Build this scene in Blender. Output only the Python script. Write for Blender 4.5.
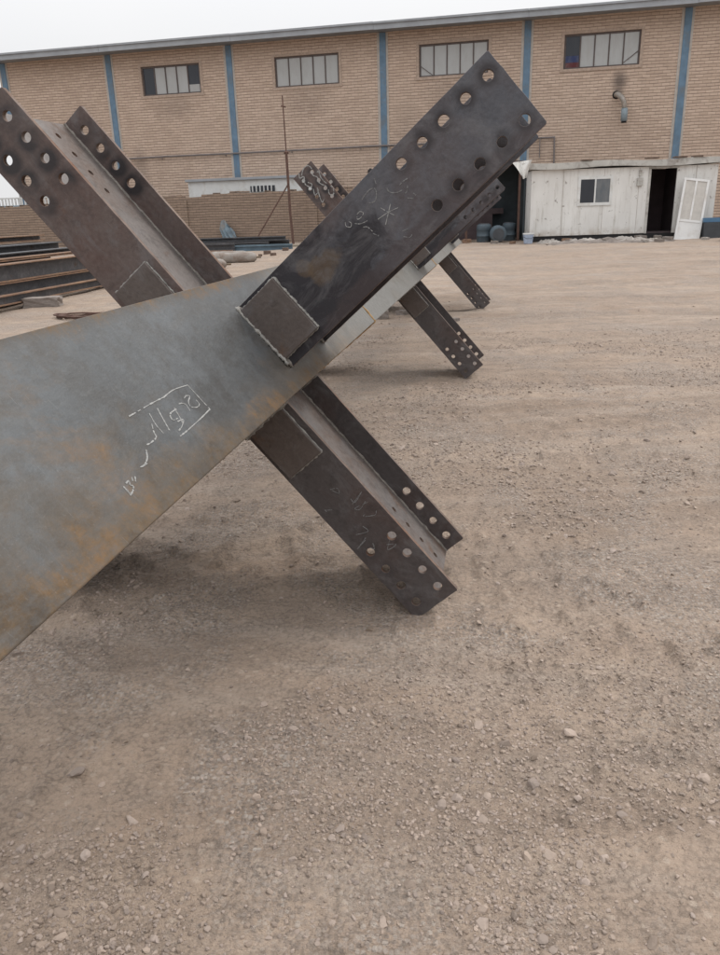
import bpy, bmesh, math, random
import numpy as np
from mathutils import Vector, Matrix
from mathutils.geometry import delaunay_2d_cdt
random.seed(7); rng = np.random.default_rng(11)
for o in list(bpy.data.objects): bpy.data.objects.remove(o)
scene = bpy.context.scene
COL = scene.collection
R = math.radians

# ------------------------------------------------------------------ camera
CAM = Vector((0, 0, 1.45))
pitch, roll, fpx = 0.33522, -0.031687, 764.37
fw = Vector((0, math.cos(pitch), -math.sin(pitch)))
r0 = Vector((1, 0, 0)); u0 = r0.cross(fw)
rt = math.cos(roll)*r0 + math.sin(roll)*u0
up = -math.sin(roll)*r0 + math.cos(roll)*u0
cd = bpy.data.cameras.new('camera'); cam = bpy.data.objects.new('camera', cd); COL.objects.link(cam)
M3 = Matrix((rt, up, -fw)).transposed()
cam.matrix_world = Matrix.Translation(CAM) @ M3.to_4x4()
cd.sensor_fit = 'VERTICAL'; cd.sensor_height = 24; cd.sensor_width = 18
cd.lens = fpx/955*24; cd.clip_start = 0.05; cd.clip_end = 2000
cd.dof.use_dof = False
scene.camera = cam

# ------------------------------------------------------------------ sky and sun
SUN_EL, SUN_AZ = 52, 62          # azimuth measured from +Y towards +X
w = bpy.data.worlds.new('World'); scene.world = w; w.use_nodes = True
nt = w.node_tree; nt.nodes.clear()
sky = nt.nodes.new('ShaderNodeTexSky'); sky.sky_type = 'NISHITA'; sky.sun_disc = False
sky.sun_elevation = R(SUN_EL); sky.sun_rotation = R(SUN_AZ); sky.dust_density = 4; sky.air_density = 1
tc = nt.nodes.new('ShaderNodeTexCoord'); nz = nt.nodes.new('ShaderNodeTexNoise')
nz.inputs['Scale'].default_value = 1.6; nz.inputs['Detail'].default_value = 5
cr = nt.nodes.new('ShaderNodeValToRGB')
cr.color_ramp.elements[0].color = (6.6, 6.65, 6.8, 1); cr.color_ramp.elements[1].color = (7.1, 7.05, 7.05, 1)
cr.color_ramp.elements[0].position = .3; cr.color_ramp.elements[1].position = .7
mx = nt.nodes.new('ShaderNodeMix'); mx.data_type = 'RGBA'; mx.inputs[0].default_value = .93
bg = nt.nodes.new('ShaderNodeBackground'); bg.inputs['Strength'].default_value = 0.1
wo = nt.nodes.new('ShaderNodeOutputWorld')
L = nt.links.new
sx = nt.nodes.new('ShaderNodeSeparateXYZ'); L(tc.outputs['Generated'], sx.inputs[0])
mr = nt.nodes.new('ShaderNodeMapRange'); mr.inputs['From Min'].default_value = .12; mr.inputs['From Max'].default_value = .95
mr.inputs['To Min'].default_value = 1.0; mr.inputs['To Max'].default_value = 2.2; L(sx.outputs[2], mr.inputs['Value'])
vm = nt.nodes.new('ShaderNodeVectorMath'); vm.operation = 'SCALE'
L(tc.outputs['Generated'], nz.inputs['Vector']); L(nz.outputs['Fac'], cr.inputs['Fac']); L(cr.outputs[0], vm.inputs[0]); L(mr.outputs[0], vm.inputs['Scale'])
L(sky.outputs[0], mx.inputs[6]); L(vm.outputs[0], mx.inputs[7]); L(mx.outputs[2], bg.inputs['Color']); L(bg.outputs[0], wo.inputs[0])
sd = bpy.data.lights.new('sun', 'SUN'); sd.energy = 1.05; sd.angle = R(19); sd.color = (1, .955, .9)
so = bpy.data.objects.new('sun', sd); COL.objects.link(so)
sv = Vector((math.sin(R(SUN_AZ))*math.cos(R(SUN_EL)), math.cos(R(SUN_AZ))*math.cos(R(SUN_EL)), math.sin(R(SUN_EL))))
so.rotation_euler = (-sv).to_track_quat('-Z', 'Y').to_euler(); so.location = (0, 0, 20)
scene.view_settings.view_transform = 'Standard'; scene.view_settings.look = 'None'
scene.view_settings.exposure = 0.32; scene.view_settings.gamma = 1; scene.view_settings.use_curve_mapping = False
scene.render.resolution_x = 772; scene.render.resolution_y = 1024

# ------------------------------------------------------------------ node helpers
class NT:
    def __init__(s, name):
        s.m = bpy.data.materials.new(name); s.m.use_nodes = True; s.t = s.m.node_tree
        s.b = s.t.nodes['Principled BSDF']; s.out = s.t.nodes['Material Output']
        s.tc = s.t.nodes.new('ShaderNodeTexCoord')
    def n(s, ty, **k):
        x = s.t.nodes.new(ty)
        for a, v in k.items(): setattr(x, a, v)
        return x
    def l(s, a, b): s.t.links.new(a, b)
    def setin(s, node, i, v):
        if isinstance(v, bpy.types.NodeSocket): s.l(v, node.inputs[i])
        elif v is not None: node.inputs[i].default_value = v
    def obj(s): return s.tc.outputs['Object']
    def mapv(s, v, scale=(1, 1, 1), loc=(0, 0, 0), rot=(0, 0, 0)):
        m = s.n('ShaderNodeMapping'); s.l(v, m.inputs[0])
        m.inputs['Scale'].default_value = scale; m.inputs['Location'].default_value = loc; m.inputs['Rotation'].default_value = rot
        return m.outputs[0]
    def noise(s, v, scale, detail=4, rough=.55, dist=0):
        x = s.n('ShaderNodeTexNoise'); s.l(v, x.inputs['Vector']); x.inputs['Scale'].default_value = scale
        x.inputs['Detail'].default_value = detail; x.inputs['Roughness'].default_value = rough; x.inputs['Distortion'].default_value = dist
        return x.outputs['Fac']
    def vor(s, v, scale, feature='F1', out='Distance'):
        x = s.n('ShaderNodeTexVoronoi', feature=feature); s.l(v, x.inputs['Vector']); x.inputs['Scale'].default_value = scale
        return x.outputs[out]
    def ramp(s, f, stops, interp='LINEAR'):
        x = s.n('ShaderNodeValToRGB'); s.l(f, x.inputs[0]); e = x.color_ramp.elements; x.color_ramp.interpolation = interp
        while len(e) < len(stops): e.new(.5)
        for i, (p, c) in enumerate(stops):
            e[i].position = p
            if isinstance(c, (int, float)): c = (c, c, c)
            e[i].color = (*c, 1)
        return x.outputs[0]
    def mix(s, f, a, b, mode='MIX'):
        x = s.n('ShaderNodeMix', data_type='RGBA', blend_type=mode)
        s.setin(x, 0, f)
        for i, v in ((6, a), (7, b)):
            if isinstance(v, tuple): v = (*v, 1) if len(v) == 3 else v
            s.setin(x, i, v)
        return x.outputs[2]
    def math(s, op, a, b=None, c=None, clamp=False):
        x = s.n('ShaderNodeMath', operation=op, use_clamp=clamp); s.setin(x, 0, a)
        if b is not None: s.setin(x, 1, b)
        if c is not None: s.setin(x, 2, c)
        return x.outputs[0]
    def xyz(s, v): x = s.n('ShaderNodeSeparateXYZ'); s.l(v, x.inputs[0]); return x.outputs
    def comb(s, a, b, c):
        x = s.n('ShaderNodeCombineXYZ')
        for i, v in enumerate((a, b, c)): s.setin(x, i, v)
        return x.outputs[0]
    def bump(s, h, strength=.3, dist=.01, prev=None):
        x = s.n('ShaderNodeBump'); s.l(h, x.inputs['Height']); x.inputs['Strength'].default_value = strength; x.inputs['Distance'].default_value = dist
        if prev: s.l(prev, x.inputs['Normal'])
        return x.outputs[0]
    def fin(s, col=None, rough=None, metal=None, normal=None, spec=None):
        if isinstance(col, tuple): s.b.inputs['Base Color'].default_value = (*col, 1)
        elif col: s.l(col, s.b.inputs['Base Color'])
        for k, v in (('Roughness', rough), ('Metallic', metal), ('Specular IOR Level', spec)):
            if v is None: continue
            if isinstance(v, (int, float)): s.b.inputs[k].default_value = v
            else: s.l(v, s.b.inputs[k])
        if normal: s.l(normal, s.b.inputs['Normal'])
        return s.m

def ranged(x, a, b):  # helper text only
    return (x-a)/(b-a)

def simple(name, c, rough=.7, var=.25, scale=8, bump=.15, metal=0, dirt=None):
    N = NT(name); v = N.obj()
    n1 = N.noise(v, scale, 6, .6); n2 = N.noise(v, scale*7, 4, .6)
    lo = tuple(x*(1-var) for x in c); hi = tuple(min(1, x*(1+var)) for x in c)
    col = N.ramp(n1, [(.3, lo), (.7, hi)])
    if dirt: col = N.mix(N.ramp(N.noise(v, scale*.6, 7, .7, .5), [(.5, 0), (.68, 1)]), col, dirt)
    return N.fin(col, rough, metal, N.bump(n2, bump, .004))

# ------------------------------------------------------------------ steel materials
def steel(name, base_lo, base_hi, rust, rust_amt, lattice=None, scale=1.0, metal=.25, rough=(.42, .68), warm=None, seed=0, zones=(), halo=.85, hr=1.):
    N = NT(name); v0 = N.obj(); v = N.mapv(v0, loc=(seed*3.1, seed*1.7, seed*.9))
    big = N.noise(v, 2.2*scale, 6, .62, .4); mid = N.noise(v, 9*scale, 6, .65, .3); fine = N.noise(v, 60, 5, .65)
    spk = N.noise(v, 190, 3, .6)
    col = N.ramp(big, [(.32, base_lo), (.66, base_hi)])
    if warm: col = N.mix(N.ramp(N.noise(v, 3.4, 6, .6, .6), [(.46, 0), (.66, 1)]), col, warm)
    col = N.mix(N.ramp(fine, [(.35, .0), (.7, .28)]), col, tuple(min(1, x*1.7) for x in base_hi))
    ra = N.math('ADD', N.math('MULTIPLY', mid, .55), N.math('MULTIPLY', N.noise(v, 1.7, 4, .6, .8), .45))
    rf = N.ramp(ra, [(.62-rust_amt, 0), (.70-rust_amt*.6, .85)])
    rcol = N.ramp(fine, [(.3, tuple(x*.6 for x in rust)), (.7, rust)])
    col = N.mix(rf, col, rcol)
    for (zx, zy, rx, ry, zc, k) in zones:      # stains with their own place on the plate
        Z = N.xyz(v0); ax = N.math('DIVIDE', N.math('SUBTRACT', Z[0], zx), rx); ay = N.math('DIVIDE', N.math('SUBTRACT', Z[1], zy), ry)
        dd = N.math('ADD', N.math('SQRT', N.math('ADD', N.math('MULTIPLY', ax, ax), N.math('MULTIPLY', ay, ay))), N.math('MULTIPLY', N.math('SUBTRACT', ra, .5), 2.6))
        col = N.mix(N.ramp(dd, [(.75, k), (1., 0)]), col, zc)
    # dusty smears and mill-scale flakes
    sm = N.noise(N.mapv(v, (1, 1.6, 1), rot=(0, 0, .7)), 5.5, 8, .72, 1.2)
    col = N.mix(N.ramp(sm, [(.50, 0), (.66, .42)]), col, (.17, .165, .17))
    col = N.mix(N.ramp(N.noise(v, 13, 8, .8, .5), [(.53, 0), (.60, .35)]), col, tuple(x*.5 for x in base_lo))
    # fine pale dust scratches
    sc = N.noise(N.mapv(v, (4, 90, 20), rot=(0, 0, .5)), 3, 3, .7)
    col = N.mix(N.ramp(sc, [(.64, 0), (.74, .22)]), col, (.30, .29, .28))
    if lattice:
        l0, rows, n = lattice           # first hole, |t| of the rows, number of holes
        X = N.xyz(v0)
        k = N.math('DIVIDE', N.math('SUBTRACT', l0, X[0]), .0853)
        kk = N.math('ROUND', k); kk = N.math('MINIMUM', N.math('MAXIMUM', kk, 0.), float(n-1))
        dx = N.math('MULTIPLY', N.math('SUBTRACT', k, kk), .0853)
        dy = N.math('SUBTRACT', N.math('ABSOLUTE', X[1]), rows)
        d = N.math('SQRT', N.math('ADD', N.math('MULTIPLY', dx, dx), N.math('MULTIPLY', dy, dy)))
        d = N.math('ADD', d, N.math('MULTIPLY', N.math('SUBTRACT', mid, .5), .03))
        heat = N.math('MULTIPLY', N.ramp(N.math('MULTIPLY', d, 10), [(.22*hr, halo), (.34*hr, halo*.35), (.46*hr, 0)]), N.ramp(N.noise(v, 6, 3, .5), [(.36, .3), (.52, 1)]))
        col = N.mix(heat, col, (.030, .026, .028))
    rg = N.ramp(mid, [(.3, rough[0]), (.7, rough[1])])
    rg = N.mix(rf, rg, (.85, .85, .85))
    nb = N.bump(fine, .22, .004); nb = N.bump(spk, .12, .002, nb); nb = N.bump(big, .2, .02, nb)
    return N.fin(col, rg, metal, nb)

M = {}
RUST = (.17, .085, .045)
M['flange_bolted5'] = steel('dark_mill_scale_five', (.058, .060, .070), (.100, .102, .115), (.12, .085, .06), .01, (1.253, .083, 5), warm=(.078, .062, .062), seed=1, metal=.35,
    zones=((.36, -.03, .40, .22, (.024, .021, .025), .92), (.53, .03, .085, .05, (.125, .085, .052), .6), (.47, .065, .03, .035, (.125, .085, .052), .5), (.78, -.12, .5, .05, (.062, .046, .046), .6)))
M['flange_bolted4'] = steel('dark_mill_scale_four', (.076, .055, .050), (.122, .094, .086), (.16, .088, .058), .05, (1.07, .0525, 4), warm=(.088, .054, .046), seed=2, halo=1.0, hr=1.35)
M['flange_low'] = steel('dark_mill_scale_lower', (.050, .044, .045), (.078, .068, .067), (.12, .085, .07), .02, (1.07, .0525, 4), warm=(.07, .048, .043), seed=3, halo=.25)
M['web'] = steel('web_steel', (.095, .082, .075), (.16, .14, .13), (.15, .09, .06), .05, None, warm=(.115, .078, .06), seed=4)
M['cut_edge'] = steel('rusty_cut_edge', (.10, .072, .06), (.19, .135, .105), (.22, .10, .05), .12, None, rough=(.6, .8), seed=5)
M['doubler'] = steel('doubler_steel', (.068, .054, .048), (.105, .086, .078), (.14, .085, .055), .05, None, seed=6)
M['bar'] = steel('dark_bar_stock', (.04, .042, .048), (.08, .08, .085), (.12, .07, .045), .06, None, seed=8)
M['bar_rust'] = steel('rusty_bar_stock', (.12, .068, .045), (.24, .145, .095), (.36, .22, .13), .14, None, rough=(.6, .8), seed=9)

def column_material():
    N = NT('blue_grey_plate'); v = N.obj(); X = N.xyz(v)     # x = along the column, y = across (v), z = outward
    a = N.noise(v, 1.5, 8, .68, .3); b = N.noise(v, 6, 9, .74, .2); c = N.noise(v, 38, 6, .7); d = N.noise(v, 170, 3, .65)
    m2 = N.noise(N.mapv(v, (1, 2.6, 1), rot=(0, 0, .5)), 22, 8, .78, .15)
    col = N.ramp(a, [(.32, (.066, .067, .067)), (.5, (.092, .098, .102)), (.68, (.128, .138, .147))])
    col = N.mix(N.ramp(b, [(.40, .55), (.52, 0)]), col, (.062, .058, .053))
    col = N.mix(N.ramp(m2, [(.50, 0), (.66, .22)]), col, (.175, .18, .178))
    col = N.mix(N.ramp(c, [(.36, .35), (.5, 0)]), col, (.06, .056, .05))
    # clean silvery plate beyond the seam
    far = N.math('ADD', N.math('DIVIDE', N.math('SUBTRACT', X[0], .3), 1.2), N.math('MULTIPLY', N.math('SUBTRACT', b, .5), .8))
    col = N.mix(N.ramp(far, [(.0, 0), (.4, .8)]), col, N.ramp(c, [(.3, (.14, .132, .118)), (.7, (.21, .205, .19))]))
    # rust: band along both long edges, patches on the lower half, heavy at the near end
    e = N.math('ADD', N.math('ABSOLUTE', N.math('SUBTRACT', X[1], .040)), N.math('MULTIPLY', N.math('SUBTRACT', b, .5), .16))
    ed = N.ramp(e, [(.168, 0), (.215, .92)])
    low = N.math('SUBTRACT', .34, N.math('ADD', X[1], .2))                       # 0.34 at the lower edge
    near = N.math('MAXIMUM', N.math('MULTIPLY', N.math('SUBTRACT', -.75, X[0]), .22), 0.)
    q = N.math('ADD', N.math('MULTIPLY', N.noise(N.mapv(v, (1, 1.3, 1), (2.4, .3, 5)), 2.6, 9, .72, .25), 1.), N.math('ADD', N.math('MULTIPLY', N.math('MULTIPLY', low, low), 2.6), near))
    p = N.ramp(q, [(.66, 0), (.88, .95)])
    rf = N.math('MAXIMUM', ed, p)
    rf = N.math('MULTIPLY', rf, N.ramp(far, [(.0, 1), (.9, .0)]))
    rf = N.math('MULTIPLY', rf, N.ramp(N.math('ADD', N.math('MULTIPLY', c, .5), N.math('MULTIPLY', m2, .5)), [(.36, .3), (.56, 1)]))
    rc = N.ramp(b, [(.38, (.070, .052, .036)), (.5, (.125, .083, .046)), (.64, (.23, .13, .055))])
    col = N.mix(rf, col, rc)
    sc = N.noise(N.mapv(v, (3, 60, 20), rot=(0, 0, 1.1)), 3, 4, .75)
    col = N.mix(N.ramp(sc, [(.60, 0), (.72, .3)]), col, (.06, .062, .065))
    sc2 = N.noise(N.mapv(v, (70, 4, 20), rot=(0, 0, .35)), 3, 4, .75)
    col = N.mix(N.ramp(sc2, [(.64, 0), (.72, .3)]), col, (.26, .26, .26))
    col = N.mix(N.ramp(d, [(.62, 0), (.75, .2)]), col, (.30, .30, .30))
    col = N.mix(N.ramp(N.noise(N.mapv(v, (.5, 1.4, 1), (1, 2, 3)), 2.4, 7, .62, .3), [(.48, 0), (.68, .45)]), col, (.120, .092, .062))   # thin brown bloom
    rg = N.mix(rf, N.ramp(b, [(.3, .40), (.7, .62)]), (.85, .85, .85))
    nb = N.bump(c, .25, .004); nb = N.bump(d, .15, .002, nb); nb = N.bump(a, .3, .02, nb); nb = N.bump(m2, .2, .006, nb)
    return N.fin(col, rg, .3, nb)
M['column'] = column_material()
M['weld'] = simple('weld_bead_steel', (.27, .26, .24), .5, .35, 60, .5, .3)
M['weld_dark'] = simple('weld_bead_dark', (.20, .18, .16), .6, .35, 60, .5, .2)
M['chalk'] = simple('chalk', (.33, .33, .32), .95, .25, 120, .1)
M['chalk_faint'] = simple('chalk_faint', (.19, .19, .19), .95, .3, 120, .1)
M['weld_rust'] = simple('rusty_seam', (.36, .22, .09), .8, .3, 30, .4)

# ------------------------------------------------------------------ mesh helpers
class MB:
    def __init__(s): s.v = []; s.f = []; s.mi = []
    def add(s, vs, fs, mi=0):
        o = len(s.v); s.v.extend([tuple(x) for x in vs]); s.f.extend([tuple(i+o for i in f) for f in fs])
        s.mi.extend([mi]*len(fs) if isinstance(mi, int) else mi); return s
    def box(s, x0, x1, y0, y1, z0, z1, mi=0):
        vs = [(x, y, z) for z in (z0, z1) for y in (y0, y1) for x in (x0, x1)]
        return s.add(vs, [(0, 2, 3, 1), (4, 5, 7, 6), (0, 1, 5, 4), (1, 3, 7, 5), (3, 2, 6, 7), (2, 0, 4, 6)], mi)
    def hexa(s, vs, mi=0):
        return s.add(vs, [(0, 2, 3, 1), (4, 5, 7, 6), (0, 1, 5, 4), (1, 3, 7, 5), (3, 2, 6, 7), (2, 0, 4, 6)], mi)
    def tube(s, pts, rad, n=8, mi=0, jit=0, caps=True):
        pts = [Vector(p) for p in pts]; rings = []
        for i, p in enumerate(pts):
            d = (pts[min(i+1, len(pts)-1)]-pts[max(i-1, 0)])
            d = d.normalized() if d.length > 1e-9 else Vector((0, 0, 1))
            a = d.orthogonal().normalized() if i == 0 else (pa - d*pa.dot(d)).normalized()
            pa = a; b = d.cross(a)
            r = (rad[i] if isinstance(rad, (list, tuple)) else rad)
            rings.append([p + (a*math.cos(6.28318*k/n)+b*math.sin(6.28318*k/n))*r*(1+random.uniform(-jit, jit)) for k in range(n)])
        vs = [q for rr in rings for q in rr]; fs = []
        for i in range(len(rings)-1):
            for k in range(n):
                fs.append((i*n+k, i*n+(k+1) % n, (i+1)*n+(k+1) % n, (i+1)*n+k))
        if caps: fs.append(tuple(range(n))[::-1]); fs.append(tuple((len(rings)-1)*n+k for k in range(n)))
        return s.add(vs, fs, mi)
    def sheet(s, poly, holes, z0, z1, mi=0, mside=1, plane='xy'):
        """flat plate with outline poly and through holes, between z0 and z1"""
        V2 = []; E = []
        for loop in [poly]+holes:
            o = len(V2); V2 += [Vector(p) for p in loop]; E += [(o+i, o+(i+1) % len(loop)) for i in range(len(loop))]
        ov, oe, of, *_ = delaunay_2d_cdt(V2, E, [], 1, 1e-6)
        def inside(p, lp):
            c = False; j = len(lp)-1
            for i in range(len(lp)):
                if (lp[i][1] > p[1]) != (lp[j][1] > p[1]) and p[0] < (lp[j][0]-lp[i][0])*(p[1]-lp[i][1])/(lp[j][1]-lp[i][1])+lp[i][0]: c = not c
                j = i
            return c
        tris = []
        for f in of:
            c = sum((ov[i] for i in f), Vector((0, 0)))/len(f)
            if inside(c, poly) and not any(inside(c, h) for h in holes): tris.append(tuple(f))
        n = len(ov); cnt = {}
        for f in tris:
            for i in range(len(f)):
                e = (f[i], f[(i+1) % len(f)]); cnt[e] = 1
        m3 = (lambda p, z: (p[0], p[1], z)) if plane == 'xy' else (lambda p, z: (p[0], z, p[1]))
        vs = [m3(p, z1) for p in ov]+[m3(p, z0) for p in ov]
        fs = [f for f in tris]+[tuple(i+n for i in f[::-1]) for f in tris]; mi_ = [mi]*len(fs)
        for (a, b) in cnt:
            if (b, a) not in cnt: fs.append((b, a, a+n, b+n)); mi_.append(mside)
        return s.add(vs, fs, mi_)
    def build(s, name, mats, parent=None, smooth=False, mw=None, bevel=0, normals=True):
        me = bpy.data.meshes.new(name); me.from_pydata(s.v, [], s.f)
        for m in (mats if isinstance(mats, (list, tuple)) else [mats]): me.materials.append(m)
        me.polygons.foreach_set('material_index', s.mi)
        if normals:
            bm = bmesh.new(); bm.from_mesh(me); bmesh.ops.recalc_face_normals(bm, faces=bm.faces); bm.to_mesh(me); bm.free()
        if smooth: me.polygons.foreach_set('use_smooth', [True]*len(me.polygons))
        me.update(); o = bpy.data.objects.new(name, me); COL.objects.link(o)
        if parent: o.parent = parent
        if mw is not None: o.matrix_local = mw
        if bevel:
            b = o.modifiers.new('bevel', 'BEVEL'); b.width = bevel; b.segments = 2; b.limit_method = 'ANGLE'; b.angle_limit = R(40)
        return o
def circle(x, y, r, n=20, ph=0): return [(x+r*math.cos(6.28318*i/n+ph), y+r*math.sin(6.28318*i/n+ph)) for i in range(n)]
def rough_rect(x0, x1, y0, y1, j=.0006, je=.0012, cl=.006):
    n = max(2, int((x1-x0)/.045)); m = max(2, int((y1-y0)/.03)); J = lambda a: random.uniform(-a, a)
    p = [(x0+(x1-x0)*i/n, y0+J(j)) for i in range(n)]+[(x1-cl, y0), (x1+J(je), y0+cl*.8)]
    p += [(x1+J(je), y0+(y1-y0)*i/m) for i in range(1, m)]+[(x1, y1-cl*.7), (x1-cl, y1)]
    p += [(x1-(x1-x0)*i/n, y1+J(j)) for i in range(1, n)]+[(x0, y1)]
    return p
def rect(x0, x1, y0, y1): return [(x0, y0), (x1, y0), (x1, y1), (x0, y1)]
def tag(o, label=None, cat=None, group=None, kind=None):
    if label: o['label'] = label
    if cat: o['category'] = cat
    if group: o['group'] = group
    if kind: o['kind'] = kind
    return o
def thing(name, label, cat, loc=(0, 0, 0), rz=0, group=None, rot=None):
    o = bpy.data.objects.new(name, None); COL.objects.link(o); o.location = loc; o.empty_display_size = .2
    o.rotation_euler = rot if rot else (0, 0, rz)
    return tag(o, label, cat, group)
def copy_tree(o, parent=None):
    c = o.copy(); COL.objects.link(c)
    if parent: c.parent = parent
    for ch in [x for x in list(bpy.data.objects) if x.parent is o]: copy_tree(ch, c)
    return c

# ------------------------------------------------------------------ numpy noise
def hsh(ix, iy, s):
    h = (ix.astype(np.int64)*374761393 + iy.astype(np.int64)*668265263 + s*1442695041) & 0x7fffffff
    h = ((h ^ (h >> 13))*1274126177) & 0x7fffffff
    return ((h ^ (h >> 16)) & 0xffff)/65535.0
def vn(x, y, s=0):
    ix = np.floor(x); iy = np.floor(y); fx = x-ix; fy = y-iy
    fx = fx*fx*(3-2*fx); fy = fy*fy*(3-2*fy); ix = ix.astype(np.int64); iy = iy.astype(np.int64)
    return (hsh(ix, iy, s)*(1-fx)+hsh(ix+1, iy, s)*fx)*(1-fy)+(hsh(ix, iy+1, s)*(1-fx)+hsh(ix+1, iy+1, s)*fx)*fy
def fbm(x, y, o=4, s=0):
    t = 0; a = 1; n = 0
    for i in range(o): t = t+a*vn(x*2**i+i*17.3, y*2**i-i*9.1, s+i); n += a; a *= .5
    return t/n
RUTS = [  # y0, slope, curvature, width, depth  (long tyre ruts running across the yard)
    (3.6, .18, .05, .14, .020), (4.1, .16, .05, .13, .022), (5.6, -.02, -.03, .2, .025), (6.6, .05, -.03, .22, .03), (8.3, .12, .01, .25, .035),
    (9.6, .10, .012, .25, .035), (12., -.05, .02, .3, .04), (14.2, -.02, .02, .3, .045), (17.5, .04, 0, .35, .05), (21, -.06, 0, .4, .05),
    (1.75, -.45, .10, .07, .012), (2.35, -.50, .12, .07, .012), (3.3, -.28, -.08, .08, .014), (4.9, -.10, .06, .10, .018), (7.4, .25, -.05, .15, .02), (10.8, .15, -.03, .2, .03)]
def ruts(x, y):
    r = np.sqrt(x*x+y*y); wx = x+.6*(vn(x*.4, y*.4, 9)-.5); z = 0*x; M_ = 0*x
    for y0, a, c, wd, dp in RUTS:
        d = (y-(y0+a*wx+c*wx*wx+.9*(vn(x*.33+y0*5, y*.2, 21)-.5)*min(1.6, y0/5)+.12*(vn(x*1.7+y0, y*.5, 23)-.5)))/wd
        m = np.clip(fbm(x*.5+y0*3, y*.2, 2, 31)*2.4-.5, 0, 1)*np.clip((x+2.5)/1.5, 0, 1)
        tread = .5+.5*np.sin(x*34+y0+d*1.5)
        z = z + .75*dp*m*(-np.exp(-d**4)+.6*np.exp(-(np.abs(d)-1.5)**2*4)) + dp*.35*m*np.exp(-d*d)*tread*(r < 10)
        M_ = np.maximum(M_, .6*m*(np.exp(-d**4)*(.4+.6*tread)))
        M_ = np.maximum(M_, m*.7*np.exp(-(np.abs(d)-1.15)**2*40))
    return z, M_
FEET = [(.195, 2.53, .010), (.976, 6.76, .012), (1.83, 11.39, .02), (-1.36, 2.79, .02), (-.58, 7.01, .02)]
def gz(x, y):
    x = np.asarray(x, float); y = np.asarray(y, float)
    z = .0156*np.clip(y-11, 0, 32)
    r = np.sqrt(x*x+y*y); far = np.clip(r/6, .35, 1.6)*np.clip(3-r/30, 0, 1)
    z = z + (fbm(x*.9, y*.9, 3, 1)-.5)*.045*far + (fbm(x*4, y*4, 4, 5)-.5)*.034*np.clip(far, 0, 1)
    wx = x+.6*(vn(x*.4, y*.4, 9)-.5)
    tz, tm = ruts(x, y); z = z + tz
    for fx, fy, k in FEET:
        ax = (x-fx)*.983379-(y-fy)*.181562; al = (x-fx)*.181562+(y-fy)*.983379
        z = z + k*np.exp(-(ax/.10)**2)*np.exp(-np.clip(np.abs(al-.25)-.27, 0, 9)**2/.004)
    # little crumbly lumps close to the camera
    lump = np.clip(fbm(x*16, y*16, 3, 41)-.50, 0, 1)*.10*np.clip(fbm(x*1.3, y*1.3, 2, 43)*2-.5, 0, 1)
    z = z + lump*np.clip(2-r/5, 0, 1)
    return z
def G(x, y): return float(gz(np.array([x]), np.array([y]))[0])

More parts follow.
